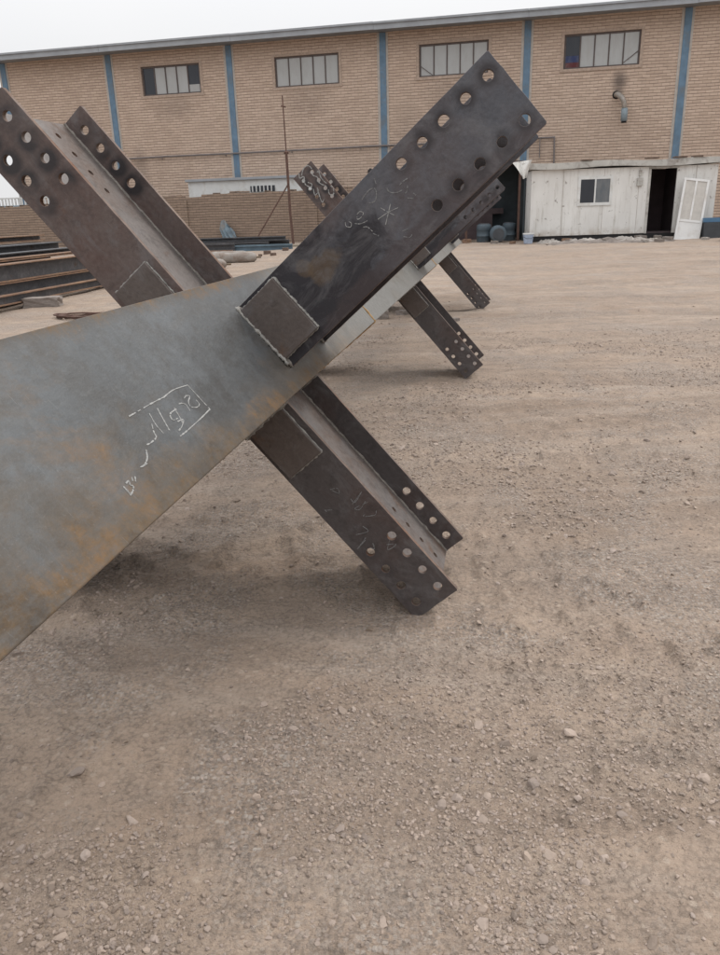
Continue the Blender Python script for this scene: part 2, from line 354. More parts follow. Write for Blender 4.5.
# ------------------------------------------------------------------ ground
def ground():
    ring = [0.25]
    while ring[-1] < 900: ring.append(ring[-1]*(1.0078 if ring[-1] < 50 else 1.06))
    ring = np.array(ring)
    af = np.concatenate([np.linspace(-44, 44, 420), np.linspace(44, 316, 110)[1:-1]])
    th = np.radians(af); n = len(th)
    Rr, T = np.meshgrid(ring, th, indexing='ij')
    X = (Rr*np.sin(T)).ravel(); Y = (Rr*np.cos(T)).ravel(); Z = gz(X, Y)
    co = np.stack([X, Y, Z], 1); co = np.vstack([co, [[0, 0, G(0, 0)]]])
    m = len(ring); i = np.arange(m-1)[:, None]; k = np.arange(n)[None, :]
    a = i*n+k; b = i*n+(k+1) % n; c = (i+1)*n+(k+1) % n; d = (i+1)*n+k
    q = np.stack([a, d, c, b], -1).reshape(-1, 4)
    tri = np.stack([np.full(n, m*n), np.arange(n), (np.arange(n)+1) % n], 1)
    me = bpy.data.meshes.new('ground'); nl = q.size+tri.size
    me.vertices.add(len(co)); me.vertices.foreach_set('co', co.ravel())
    me.loops.add(nl); me.loops.foreach_set('vertex_index', np.concatenate([q.ravel(), tri[:, ::-1].ravel()]))
    me.polygons.add(len(q)+len(tri)); me.polygons.foreach_set('loop_start', np.concatenate([np.arange(len(q))*4, q.size+np.arange(len(tri))*3]))
    me.update(calc_edges=True); me.validate()
    me.polygons.foreach_set('use_smooth', [True]*len(me.polygons))
    at = me.attributes.new('wheel_track', 'FLOAT', 'POINT'); at.data.foreach_set('value', ruts(co[:, 0], co[:, 1])[1].astype(np.float32))
    N = NT('dusty_yard_soil'); v = N.tc.outputs['Object']
    a = N.noise(v, .35, 5, .6, .4); b = N.noise(N.mapv(v, (.35, 1.4, 1), rot=(0, 0, .12)), 1.1, 6, .65, .5); c = N.noise(v, 6, 6, .65, .2)
    g = N.noise(v, 45, 5, .7); h = N.noise(v, 210, 4, .75)
    col = N.ramp(b, [(.30, (.282, .208, .155)), (.5, (.360, .275, .211)), (.7, (.425, .335, .262))])
    col = N.mix(N.ramp(a, [(.4, 0), (.65, .5)]), col, (.340, .268, .215))
    col = N.mix(N.ramp(c, [(.42, 0), (.7, .40)]), col, (.205, .168, .142))
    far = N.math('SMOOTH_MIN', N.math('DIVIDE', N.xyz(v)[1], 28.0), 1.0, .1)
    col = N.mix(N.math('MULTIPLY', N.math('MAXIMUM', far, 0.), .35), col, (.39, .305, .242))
    stk = N.noise(N.mapv(v, (.34, 1.7, 1), rot=(0, 0, .05)), 1.4, 8, .74, 1.6)
    col = N.mix(N.ramp(stk, [(.48, 0), (.62, .38)]), col, (.18, .145, .12))
    stk2 = N.noise(N.mapv(v, (.4, 1.3, 1), (3, 7, 0), rot=(0, 0, -.22)), 1.1, 7, .72, 1.4)
    col = N.mix(N.ramp(stk2, [(.52, 0), (.64, .45)]), col, (.42, .355, .30))
    cA = N.vor(v, 38); cB = N.vor(N.mapv(v, (1, 1, 1), (5, 2, 0)), 75)
    cC = N.xyz(N.vor(v, 38, out='Color'))[1]
    col = N.mix(N.math('MULTIPLY', N.ramp(cA, [(.25, .55), (.48, 0)]), N.ramp(cC, [(.55, 0), (.62, 1)])), col, N.ramp(cC, [(.6, (.21, .165, .13)), (.9, (.46, .38, .31))]))
    col = N.mix(N.math('MULTIPLY', N.ramp(cB, [(.45, 0), (.75, .5)]), N.ramp(c, [(.35, .2), (.6, 1)])), col, (.125, .098, .078))  # shade in the gaps between crumbs, painted into the soil colour
    # gravelly patches: small stones drawn as cells of different greys
    pr = N.ramp(N.noise(v, 1.15, 4, .6, .6), [(.47, 0), (.58, 1)])
    cell = N.vor(v, 85, out='Color'); cd_ = N.vor(v, 85)
    cs = N.xyz(cell)[0]
    st = N.ramp(cs, [(.0, (.13, .115, .105)), (.4, (.25, .21, .18)), (.75, (.33, .29, .26)), (1, (.46, .42, .38))])
    col = N.mix(N.math('MULTIPLY', pr, N.ramp(cd_, [(.45, .62), (.65, 0)])), col, st)
    col = N.mix(N.ramp(g, [(.30, .5), (.45, 0)]), col, (.15, .12, .10))  # crevice shade painted in: low spots of the fine grain darkened
    col = N.mix(N.ramp(h, [(.55, 0), (.78, .55)]), col, (.46, .41, .36))
    nb = N.bump(N.math('MULTIPLY', cB, N.ramp(c, [(.35, .3), (.6, 1)])), -.6, .010); nb = N.bump(cA, -.25, .012, nb); nb = N.bump(g, .75, .014, nb); nb = N.bump(h, .45, .004, nb); nb = N.bump(c, .6, .04, nb); nb = N.bump(stk, .5, .08, nb)
    trk = N.n('ShaderNodeAttribute', attribute_name='wheel_track').outputs['Fac']     # earth pressed darker and damper by wheels
    col = N.mix(N.math('MULTIPLY', trk, N.ramp(c, [(.3, .62), (.65, .18)])), col, (.17, .132, .106))
    inv = N.math('SUBTRACT', 1., cd_); nb = N.bump(N.math('MULTIPLY', inv, pr), .5, .008, nb)
    me.materials.append(N.fin(col, .93, 0, nb, .25))
    o = bpy.data.objects.new('ground', me); COL.objects.link(o); tag(o, kind='structure')
ground()

# ------------------------------------------------------------------ gravel (uncountable)
def ico():
    t = (1+5**.5)/2
    v = np.array([(-1, t, 0), (1, t, 0), (-1, -t, 0), (1, -t, 0), (0, -1, t), (0, 1, t), (0, -1, -t), (0, 1, -t), (t, 0, -1), (t, 0, 1), (-t, 0, -1), (-t, 0, 1)], float)
    v /= np.linalg.norm(v[0])
    f = np.array([(0, 11, 5), (0, 5, 1), (0, 1, 7), (0, 7, 10), (0, 10, 11), (1, 5, 9), (5, 11, 4), (11, 10, 2), (10, 7, 6), (7, 1, 8), (3, 9, 4), (3, 4, 2), (3, 2, 6), (3, 6, 8), (3, 8, 9), (4, 9, 5), (2, 4, 11), (6, 2, 10), (8, 6, 7), (9, 8, 1)])
    return v, f
def subd(v, f):
    v = list(map(tuple, v)); cache = {}; nf = []
    def mid(a, b):
        k = (min(a, b), max(a, b))
        if k not in cache:
            m = (np.array(v[a])+np.array(v[b]))/2; m /= np.linalg.norm(m); v.append(tuple(m)); cache[k] = len(v)-1
        return cache[k]
    for a, b, c in f:
        d, e, g = mid(a, b), mid(b, c), mid(c, a); nf += [(a, d, g), (d, b, e), (g, e, c), (d, e, g)]
    return np.array(v), np.array(nf)
def pebbles(name, n, smin, smax, rmin, rmax, base, mat, power=1.0, clus=.5, sink=.35):
    bv, bf = base
    N = int(n*3.5); th = rng.uniform(-.80, .80, N); r = rmin*(rmax/rmin)**(rng.random(N)**power)
    x = r*np.sin(th); y = r*np.cos(th)
    cl = fbm(x*1.1, y*1.1, 3, 77); keep = rng.random(N) < np.clip((cl-clus)*11+.30, .09, 1)
    x = x[keep][:n]; y = y[keep][:n]; r = r[keep][:n]; n = len(x)
    s = smin*np.exp(rng.random(n)**2.6*math.log(smax/smin))*np.clip(r/3., .8, 2.2)
    s = np.minimum(s, smax)
    P = bv[None]*(1+rng.uniform(-.2, .2, (n, len(bv), 1)))
    for _ in range(6):                      # broken faces
        dn = rng.normal(size=(n, 3)); dn /= np.linalg.norm(dn, axis=1, keepdims=True); lim = rng.uniform(.45, .85, n)
        ex = np.maximum(np.einsum('nij,nj->ni', P, dn)-lim[:, None], 0); P = P-ex[..., None]*dn[:, None]
    P = P*rng.uniform(.6, 1.2, (n, 1, 3))*np.array([1, .85, .62])
    a = rng.uniform(0, 6.28, n); ca, sa = np.cos(a)[:, None], np.sin(a)[:, None]; tl = rng.uniform(-.35, .35, n)[:, None]
    X = P[..., 0]*ca-P[..., 1]*sa; Y = P[..., 0]*sa+P[..., 1]*ca; Z = P[..., 2]+X*tl
    z = gz(x, y)
    co = np.stack([X*s[:, None]+x[:, None], Y*s[:, None]+y[:, None], Z*s[:, None]+(z+s*sink)[:, None]], -1).reshape(-1, 3)
    f = (bf[None]+(np.arange(n)*len(bv))[:, None, None]).reshape(-1, 3)
    me = bpy.data.meshes.new(name); me.vertices.add(len(co)); me.vertices.foreach_set('co', co.ravel())
    me.loops.add(f.size); me.loops.foreach_set('vertex_index', f.ravel()); me.polygons.add(len(f))
    me.polygons.foreach_set('loop_start', np.arange(len(f))*3); me.update(calc_edges=True)
    at = me.color_attributes.new('tone', 'FLOAT_COLOR', 'POINT')
    k = rng.random(n); hue = rng.random(n)
    c = np.stack([.21+.20*k, .160+.165*k+.012*hue, .122+.145*k+.028*hue, np.ones(n)], -1)
    c = np.repeat(c[:, None], len(bv), 1).reshape(-1); at.data.foreach_set('color', c)
    me.materials.append(mat); me.polygons.foreach_set('use_smooth', [False]*len(me.polygons))
    o = bpy.data.objects.new(name, me); COL.objects.link(o)
    return tag(o, kind='stuff')
N = NT('pebble_stone'); at = N.n('ShaderNodeAttribute', attribute_name='tone')
pc = N.mix(N.ramp(N.noise(N.obj(), 90, 4, .7), [(.4, 0), (.7, .45)]), at.outputs['Color'], (.30, .245, .20))
peb = N.fin(pc, .9, 0, N.bump(N.noise(N.obj(), 150, 3), .3, .002), .25)
tag(pebbles('gravel', 90000, .0018, .0125, .85, 10, ico(), peb, .95, .52, .12), 'fine loose grey-brown gravel strewn in patches over the yard', 'gravel')
tag(pebbles('loose_stones', 3200, .005, .027, .9, 13, subd(*ico()), peb, .9, .48, -.05), 'larger rounded stones scattered singly over the dusty yard', 'stones')

# ------------------------------------------------------------------ the crossed steel column
A = Vector((.181562, .983379, 0)).normalized()
U = Vector((.75217, -.13883, .64418)); V = Vector((-.63346, .11701, .76487))
P0 = Vector((-.46073, 2.61906, .915235))
col_root = thing('steel_column', 'long grey and rusty box steel column lying on crossed bolt-holed beam stubs', 'steel column', (P0.x, P0.y, 0))
RI = Matrix.Translation((-P0.x, -P0.y, 0))
def frame(D, T, origin):
    W = D.cross(T); m = Matrix((D, T, W)).transposed().to_4x4(); m.translation = origin; return m
# box column: four plates, local x along A, y = V, z = U
def colm(origin): 
    m = Matrix((A, V, A.cross(V))).transposed().to_4x4(); m.translation = origin; return m
sg = 1 if A.cross(V).dot(U) > 0 else -1
S0, S1 = -2.3, 11.2
mb = MB(); zz = lambda z0, z1: (min(z0*sg, z1*sg), max(z0*sg, z1*sg))
def plate_col(y0, y1, z0, z1, xs):
    a, b = zz(z0, z1)
    for x0, x1 in zip(xs[:-1], xs[1:]): mb.box(x0, x1, y0, y1, a, b, 0)
mb.box(S0, S1, -.20, .25, *zz(.185, .21)); mb.box(S0, S1, -.196, .246, *zz(-.22, -.195))
mb.box(S0, S1, .221, .246, *zz(-.195, .185)); mb.box(S0, S1, -.196, -.171, *zz(-.195, .185))
cb = mb.build('box_column', M['column'], col_root, mw=RI @ colm(P0), bevel=.003)
cb['label'] = 'blue-grey box section with orange rust along its edges'
# seam across the column
def bead(p0, p1, rad, seg=.012, jit=.35, wob=.0015):
    p0 = Vector(p0); p1 = Vector(p1); n = max(2, int((p1-p0).length/seg)); out = []
    return [p0.lerp(p1, i/n)+Vector((random.uniform(-wob, wob) for _ in range(3))) for i in range(n+1)], [rad*(1+random.uniform(-jit, jit)) for _ in range(n+1)]
mb = MB()
for s in (1.55, 5.7):
    mb.tube(*bead((s, -.2, .211*sg), (s, .25, .211*sg), .006), n=6); mb.tube(*bead((s, -.2005, .21*sg), (s, -.2005, -.2*sg), .006), n=6)
mb.build('weld_seam', M['weld_rust'], cb, smooth=True)

HR = .0165
def stub(kind, node_s, L, hw, depth, off, D, T, start, first, nh, row, mats, dbl=None, far_dbl=False, hr=HR):
    """one I-section beam stub: web is the part, flanges / plates / beads are its sub-parts. local x = along the stub, y = across, z = along the column"""
    W = D.cross(T); sw = 1 if W.dot(A) > 0 else -1
    Z = lambda a, b: (min(a*sw, b*sw), max(a*sw, b*sw))
    m = RI @ frame(D, T, P0 + A*(node_s+off))
    tf = .020; tw = .012
    xs = [first-i*.0853 for i in range(nh)]
    # web with one row of holes near each flange
    mb = MB(); zr = (.135, depth-.135)
    holes = [circle(x, z*sw, .0125, 14) for x in xs for z in zr]
    mb.sheet(rect(start, L, *Z(tf, depth)), holes, -tw/2, tw/2, 0, 1, 'xz')
    web = mb.build('beam_stub', [mats[1], M['cut_edge']], col_root, mw=m)
    holes = [circle(x, y, hr*random.uniform(.94, 1.06), 22) for x in xs for y in (row, -row)]
    for a, b in ((0, tf), (depth, depth+tf)):
        mb = MB(); mb.sheet(rough_rect(start, L, -hw, hw), holes, *Z(a, b), 0, 1)
        mb.build('flange', [mats[0], M['cut_edge']], web, bevel=.0015)
    # long fillet beads web to flange
    mb = MB()
    for z, sz in ((tf, 1), (depth, -1)):
        for y in (1, -1):
            mb.tube(*bead((start, y*tw/2, z*sw), (L, y*tw/2, z*sw), .0062, .02), n=6, caps=False)
    for z in (0, depth+tf):
        mb.tube(*bead((start+.002, -hw, z*sw), (start+.002, hw, z*sw), .009, .012, .4, .003), n=6)
        mb.tube(*bead((start+.002, -hw, (z+(tf if z == 0 else -tf))*sw), (start+.002, hw, (z+(tf if z == 0 else -tf))*sw), .007), n=6)
    mb.build('weld_bead', M['weld_dark'], web, smooth=True)
    if dbl:
        x1, y0, y1, t = dbl
        for z in ((0,) + ((depth+tf,) if far_dbl else ())):
            a, b = (-t, 0) if z == 0 else (z, z+t)
            mb = MB(); mb.sheet(rect(start+.001, x1, y0, y1), [], *Z(a, b), 0, 0)
            mb.build('reinforcing_plate', M['doubler'], web, bevel=.003)
            mb = MB(); zz_ = (-.002 if z == 0 else z+.002)*sw
            for q0, q1, rr in (((start, y1, zz_), (x1, y1, zz_), .0035), ((x1, y1, zz_), (x1, y0, zz_), .005), ((x1, y0, zz_), (start, y0, zz_), .0032)):
                mb.tube(*bead(q0, q1, rr, .007, .45, .0012), n=6)
            e = -t*sw if z == 0 else (z+t)*sw
            mb.tube(*bead((start+.003, y0-.02, e), (start+.003, y1+.02, e), .0065, .008, .5, .002), n=6)
            wb = mb.build('weld_bead', M['weld'], web, smooth=True); wb['label'] = 'bright ragged weld bead around the square plate'
    return web, sw
def rotd(D, T, e): return (D*math.cos(e)+T*math.sin(e)), (T*math.cos(e)-D*math.sin(e))
webs = {}
def build_node(s, L_ur):
    D, T = rotd(U, V, .027)
    webs['ur', s] = stub('ur', s, L_ur, .133, .50, .003, D, T, .2105, L_ur-.042, 5, .082, (M['flange_bolted5'], M['web']), (.374, -.098, .119, .020))
    webs['ul', s] = stub('ul', s, 1.150, .106, .495, 0, V, U, .2505, 1.081, 4, .052, (M['flange_bolted4'], M['web']), (.455, -.083, .075, .016))
    D = -(V*math.cos(-.01256)+U*math.sin(-.01256)); T = U*math.cos(-.01256)-V*math.sin(-.01256)
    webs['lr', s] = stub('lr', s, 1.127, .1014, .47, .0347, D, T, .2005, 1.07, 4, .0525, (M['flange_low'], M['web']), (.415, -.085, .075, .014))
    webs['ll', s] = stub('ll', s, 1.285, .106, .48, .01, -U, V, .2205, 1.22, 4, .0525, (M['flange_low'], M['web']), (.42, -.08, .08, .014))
build_node(0, 1.2946)
build_node(4.3013, 1.166)
build_node(9.0084, 1.13)

# chalk writing on the steel
def ribbon(mb, pts, wd, z0, z1, sub=5):
    P = [Vector(p) for p in pts]; Q = []
    for i in range(len(P)-1):
        a = P[max(i-1, 0)]; b = P[i]; c = P[i+1]; d = P[min(i+2, len(P)-1)]
        for k in range(sub):
            t = k/sub; Q.append(.5*((2*b)+(c-a)*t+(2*a-5*b+4*c-d)*t*t+(3*b-a-3*c+d)*t**3))
    Q.append(P[-1])
    for i in range(len(Q)-1):
        if random.random() < .05: continue
        d = (Q[i+1]-Q[i]); 
        if d.length < 1e-6: continue
        n = Vector((-d.y, d.x)).normalized()*wd*random.uniform(.2, .62)
        e = d.normalized()*wd*.1
        a, b = Q[i]-e, Q[i+1]+e
        mb.hexa([(*(a-n), z0), (*(b-n), z0), (*(a+n), z0), (*(b+n), z0), (*(a-n), z1), (*(b-n), z1), (*(a+n), z1), (*(b+n), z1)])
box_ = [[(-1.02, .001), (-.978, .001), (-.90, .0015), (-.842, .0)], [(-.842, 0), (-.776, .004), (-.699, -.003)], [(-.699, -.003), (-.698, -.045), (-.697, -.084)],
        [(-.697, -.084), (-.76, -.089), (-.811, -.092)], [(-.811, -.092), (-.87, -.095), (-.912, -.096)]]
str1 = [[(-.946, -.016), (-.959, -.045), (-.96, -.069)], [(-.902, -.015), (-.917, -.044), (-.93, -.071)], [(-.97, -.038), (-.988, -.056), (-.996, -.068), (-1.027, -.071), (-1.047, -.07)],
 [(-.835, -.039), (-.874, -.041), (-.885, -.056), (-.861, -.059)], [(-.839, -.035), (-.851, -.062), (-.861, -.077)], [(-.872, -.065), (-.845, -.069), (-.87, -.079), (-.898, -.084)],
 [(-.807, -.032), (-.792, -.034), (-.781, -.043), (-.787, -.06)], [(-.763, -.027), (-.747, -.024), (-.734, -.03), (-.759, -.039), (-.768, -.053), (-.746, -.062), (-.723, -.059), (-.721, -.046)],
 [(-1.063, -.078), (-1.082, -.093), (-1.108, -.101), (-1.126, -.1)], [(-1.108, -.101), (-1.097, -.102)], [(-1.217, -.111), (-1.219, -.133)],
 [(-1.203, -.109), (-1.19, -.108), (-1.196, -.116), (-1.192, -.122), (-1.206, -.129), (-1.218, -.13), (-1.216, -.118)], [(-1.173, -.105), (-1.18, -.113)], [(-1.164, -.109), (-1.174, -.117)]]
mb = MB(); a, b = sorted((.2098*sg, .2112*sg))
for s in box_+str1: ribbon(mb, s, .0031, a, b)
mb.build('chalk_writing', M['chalk'], cb)['label'] = 'white chalk numerals boxed by a chalk line'
str2 = [[(.809, .02), (.783, .003), (.757, -.014)], [(.779, .033), (.788, .007), (.796, -.013)], [(.819, -.004), (.788, .007), (.75, .014)], [(.668, .079), (.662, .068), (.671, .057), (.68, .063), (.678, .073)],
 [(.688, .055), (.701, .042), (.723, .034)], [(.712, .07), (.724, .07), (.729, .059), (.715, .055), (.703, .058), (.707, .065)], [(.7, .029), (.71, .02), (.713, 0)]]
str2b = [[(.752, .091), (.774, .095), (.792, .095), (.804, .086), (.795, .069), (.778, .06), (.76, .07)], [(.832, .062), (.831, .047), (.846, .031), (.863, .025)], [(.884, .023), (.868, .011), (.864, .013)],
 [(.86, -.004), (.871, -.017)], [(.882, -.005), (.884, -.015)], [(.823, .109), (.816, .094)], [(.782, -.064), (.799, -.071)], [(.774, -.079), (.787, -.094), (.797, -.093)], [(.866, .041), (.883, .041), (.898, .038)], [(.71, -.006), (.718, -.024)]]
web, sw = webs['ur', 0]
fl = [c for c in web.children if c.name.startswith('flange')][0]
for nm, ss, mt, wd in (('chalk_writing', str2, M['chalk'], .0021), ('chalk_writing', str2b, M['chalk_faint'], .003)):
    mb = MB(); a, b = sorted((-.0012*sw, .0002*sw))
    for s in ss: ribbon(mb, s, wd, a, b)
    mb.build(nm, mt, web)
str3 = [[(1.12, -.033), (1.148, .013), (1.141, .06), (1.1, .067), (1.058, .041), (1.019, .058), (.974, .042), (.916, .067)], [(1.146, -.042), (1.114, -.059), (1.1, -.025), (1.052, -.057), (1, -.039), (1.013, -.014), (1.049, -.034)],
 [(.974, -.03), (.929, -.053), (.929, -.013), (.955, -.002), (.85, -.046), (.851, -.019)], [(1.048, .085), (1.045, .1), (1.003, .082), (.958, .08), (.929, .086)], [(.883, .064), (.851, .047), (.822, .066), (.858, .1), (.89, .1)]]
web, sw = webs['ul', 4.3013]
mb = MB(); a, b = sorted((-.0012*sw, .0002*sw))
for s in str3: ribbon(mb, s, .0085, a, b)
mb.build('chalk_writing', M['chalk'], web)
web, sw = webs['lr', 0]
mb = MB(); a, b = sorted((-.0012*sw, .0002*sw))
for i in range(9):
    x = .56+.035*i+random.uniform(-.01, .01); y = random.uniform(-.06, .06)
    ribbon(mb, [(x+random.uniform(-.02, .02), y+random.uniform(-.03, .03)) for _ in range(4)], .0022, a, b)
mb.build('chalk_writing', M['chalk_faint'], web)

# ------------------------------------------------------------------ brick materials
def brick(name, c1, c2, mortar, bw, bh, ms, stain=None, top_shade=None, rot=False):
    N = NT(name); X = N.xyz(N.obj()); wob = N.noise(N.obj(), .9, 3, .5)
    u = N.math('ADD', X[0], N.math('MULTIPLY', X[1], .999))
    zz = N.math('ADD', X[2], N.math('MULTIPLY', N.math('SUBTRACT', N.noise(N.obj(), 1.3, 2), .5), .05))
    v = N.comb(u, zz, 0.)
    t = N.n('ShaderNodeTexBrick'); N.l(v, t.inputs['Vector'])
    t.inputs['Color1'].default_value = (*c1, 1); t.inputs['Color2'].default_value = (*c2, 1); t.inputs['Mortar'].default_value = (*[x*.80 for x in c2], 1)
    t.inputs['Scale'].default_value = 1; t.inputs['Mortar Size'].default_value = ms*.7; t.inputs['Mortar Smooth'].default_value = .5
    t.inputs['Brick Width'].default_value = bw; t.inputs['Row Height'].default_value = bh; t.inputs['Bias'].default_value = 0
    # raked bed joints, uneven in depth
    fz = N.math('ABSOLUTE', N.math('SUBTRACT', N.math('FRACT', N.math('ADD', N.math('DIVIDE', zz, bh), .5)), .5))
    fz = N.math('ADD', fz, N.math('MULTIPLY', N.math('SUBTRACT', N.noise(N.mapv(N.obj(), (1.4, 1.4, 7)), 2.2, 3, .6), .5), .42))
    joint = N.ramp(fz, [(.02, .85), (.20, 0)])
    col = N.mix(joint, t.outputs['Color'], mortar)
    big = N.noise(N.obj(), .5, 5, .6, .3)
    col = N.mix(N.ramp(big, [(.35, .0), (.7, .35)]), col, tuple(x*.85 for x in c1))
    col = N.mix(N.ramp(N.noise(N.obj(), 5, 5, .7), [(.45, 0), (.75, .35)]), col, tuple(min(1, x*1.2) for x in c2))
    if stain:
        for (sx, sz, rx, rz, k) in stain:
            dx = N.math('DIVIDE', N.math('SUBTRACT', X[0], sx), rx); dz = N.math('DIVIDE', N.math('SUBTRACT', X[2], sz), rz)
            d = N.math('ADD', N.math('SQRT', N.math('ADD', N.math('MULTIPLY', dx, dx), N.math('MULTIPLY', dz, dz))), N.math('MULTIPLY', N.math('SUBTRACT', wob, .5), .6))
            col = N.mix(N.ramp(d, [(.3, k), (1, 0)]), col, (.09, .075, .07))
    nb = N.bump(N.math('SUBTRACT', 1., joint), .6, .02); nb = N.bump(N.noise(N.obj(), 25, 4, .7), .3, .01, nb)
    return N.fin(col, .9, 0, nb, .2)
M['brick'] = brick('tan_brick', (.58, .455, .365), (.46, .35, .275), (.21, .16, .14), .30, .112, .022,
                   [(11.0, 6.0, .42, .5, .75), (11.0, 5.55, .25, .25, .6), (-8.0, 6.1, 1.5, .7, .22), (-1.8, 6.0, 1.4, .9, .2), (4.4, 6.0, 1.5, .8, .22), (-9.9, 3.6, .5, 1.2, .3), (2.6, 4.6, .8, 1.6, .15), (-12.5, 5.0, 1.2, 1.8, .16), (7.6, 3.6, .9, .5, .22)])
M['brick_low'] = brick('brown_brick', (.32, .24, .185), (.24, .18, .14), (.11, .088, .075), .28, .10, .022)
M['rowlock'] = simple('pale_brick_trim', (.40, .31, .25), .9, .2, 12)
M['blue'] = simple('blue_painted_steel', (.11, .185, .265), .6, .22, 3, .1, 0, (.13, .16, .19))
M['mortar'] = simple('pale_mortar', (.42, .385, .35), .9, .15, 5)
M['fascia'] = simple('grey_sheet_fascia', (.30, .32, .345), .55, .12, 2, .1)
M['roof'] = simple('roof_sheet', (.24, .25, .26), .6, .12, 2, .1)
M['dark_frame'] = simple('brown_window_steel', (.10, .08, .075), .7, .2, 10)
def glassy(name, c, rough=.25, dirt=(.3, .29, .27)):
    N = NT(name); v = N.obj(); n = N.noise(N.mapv(v, (1, 1, .35)), 5, 5, .6)
    col = N.mix(N.ramp(n, [(.4, 0), (.7, .35)]), c, dirt)
    return N.fin(col, rough, 0, N.bump(N.noise(v, 3, 2), .05, .02), .5)
M['pane_pale'] = glassy('frosted_pane', (.40, .41, .41))
M['pane_dark'] = glassy('open_dark_pane', (.022, .026, .036), .2, (.04, .045, .05))
M['pane_red'] = glassy('red_cloth', (.10, .025, .03), .8); M['pane_blue'] = glassy('blue_cloth', (.03, .045, .12), .8)
M['pipe_grey'] = simple('grey_pipe', (.17, .15, .145), .6, .2, 4)
M['flue'] = simple('galvanised_flue', (.34, .31, .28), .5, .25, 6, .2, .3, (.20, .15, .11)); M['flue_blue'] = simple('blue_grey_sleeve', (.22, .27, .30), .5, .2, 6)
M['black'] = simple('sooty_black', (.016, .015, .016), .9, .3, 5)

# ------------------------------------------------------------------ warehouse
YAW = R(-13)
WO = Vector((0, 36, 0))
wh = thing('warehouse', 'long tan brick warehouse with blue steel pilasters and high strip windows', 'warehouse', WO, YAW)
X0, X1, ZT = -16.45, 20.0, 8.36
wins = [(-9.40, -6.62, 6.60, 7.77, 'a'), (-3.18, -.35, 6.58, 7.75, 'b'), (3.05, 5.87, 6.60, 7.80, 'c'), (8.83, 11.70, 6.53, 7.75, 'd')]
mb = MB(); mb.sheet(rect(X0, X1, -.3, ZT), [rect(a, b, c, d) for a, b, c, d, _ in wins], 0, .35, 0, 0, 'xz')
mb.box(X0, X0+.35, .352, 16, -.3, ZT); mb.box(X1-.35, X1, .352, 16, -.3, ZT); mb.box(X0, X1, 16.002, 16.3, -.3, ZT)
mb.build('wall', M['brick'], wh)
for x in (-16.28, -10.94, -5.22, 1.54, 7.40, 13.35, 19.3):
    mb = MB(); zb = 3.0 if x > 12 and x < 14 else -.2
    mb.box(x-.13, x+.13, -.045, -.002, zb if x != 13.35 else 2.95, ZT-.02, 0)
    mb.box(x-.24, x-.132, -.018, -.002, zb, ZT-.02, 1); mb.box(x+.132, x+.22, -.018, -.002, zb, ZT-.02, 1)
    mb.build('pilaster', [M['blue'], M['mortar']], wh)
# roof and fascia
mb = MB(); ov = .8
mb.hexa([(X0-.5, -ov, ZT+.15), (X1+.5, -ov, ZT+.15), (X0-.5, 8.3, ZT+1.5), (X1+.5, 8.3, ZT+1.5), (X0-.5, -ov, ZT+.19), (X1+.5, -ov, ZT+.19), (X0-.5, 8.3, ZT+1.56), (X1+.5, 8.3, ZT+1.56)])
mb.hexa([(X0-.5, 8.302, ZT+1.5), (X1+.5, 8.302, ZT+1.5), (X0-.5, 17, ZT+.19), (X1+.5, 17, ZT+.19), (X0-.5, 8.302, ZT+1.56), (X1+.5, 8.302, ZT+1.56), (X0-.5, 17, ZT+.23), (X1+.5, 17, ZT+.23)])
mb.box(X0-.48, X1+.48, -ov+.02, .34, ZT+.002, ZT+.04)
mb.build('roof', M['roof'], wh)
mb = MB(); xs = np.arange(X0-.52, X1+.5, 6.1)
for i, x in enumerate(xs):
    x1 = min(x+6.09, X1+.52); dz = random.uniform(-.012, .012)
    mb.box(x, x1, -ov-.04, -ov-.002, ZT-.045+dz, ZT+.215+dz); mb.box(x, x1, -ov-.10, -ov-.042, ZT+.155+dz, ZT+.227+dz)
mb.build('gutter', M['fascia'], wh)
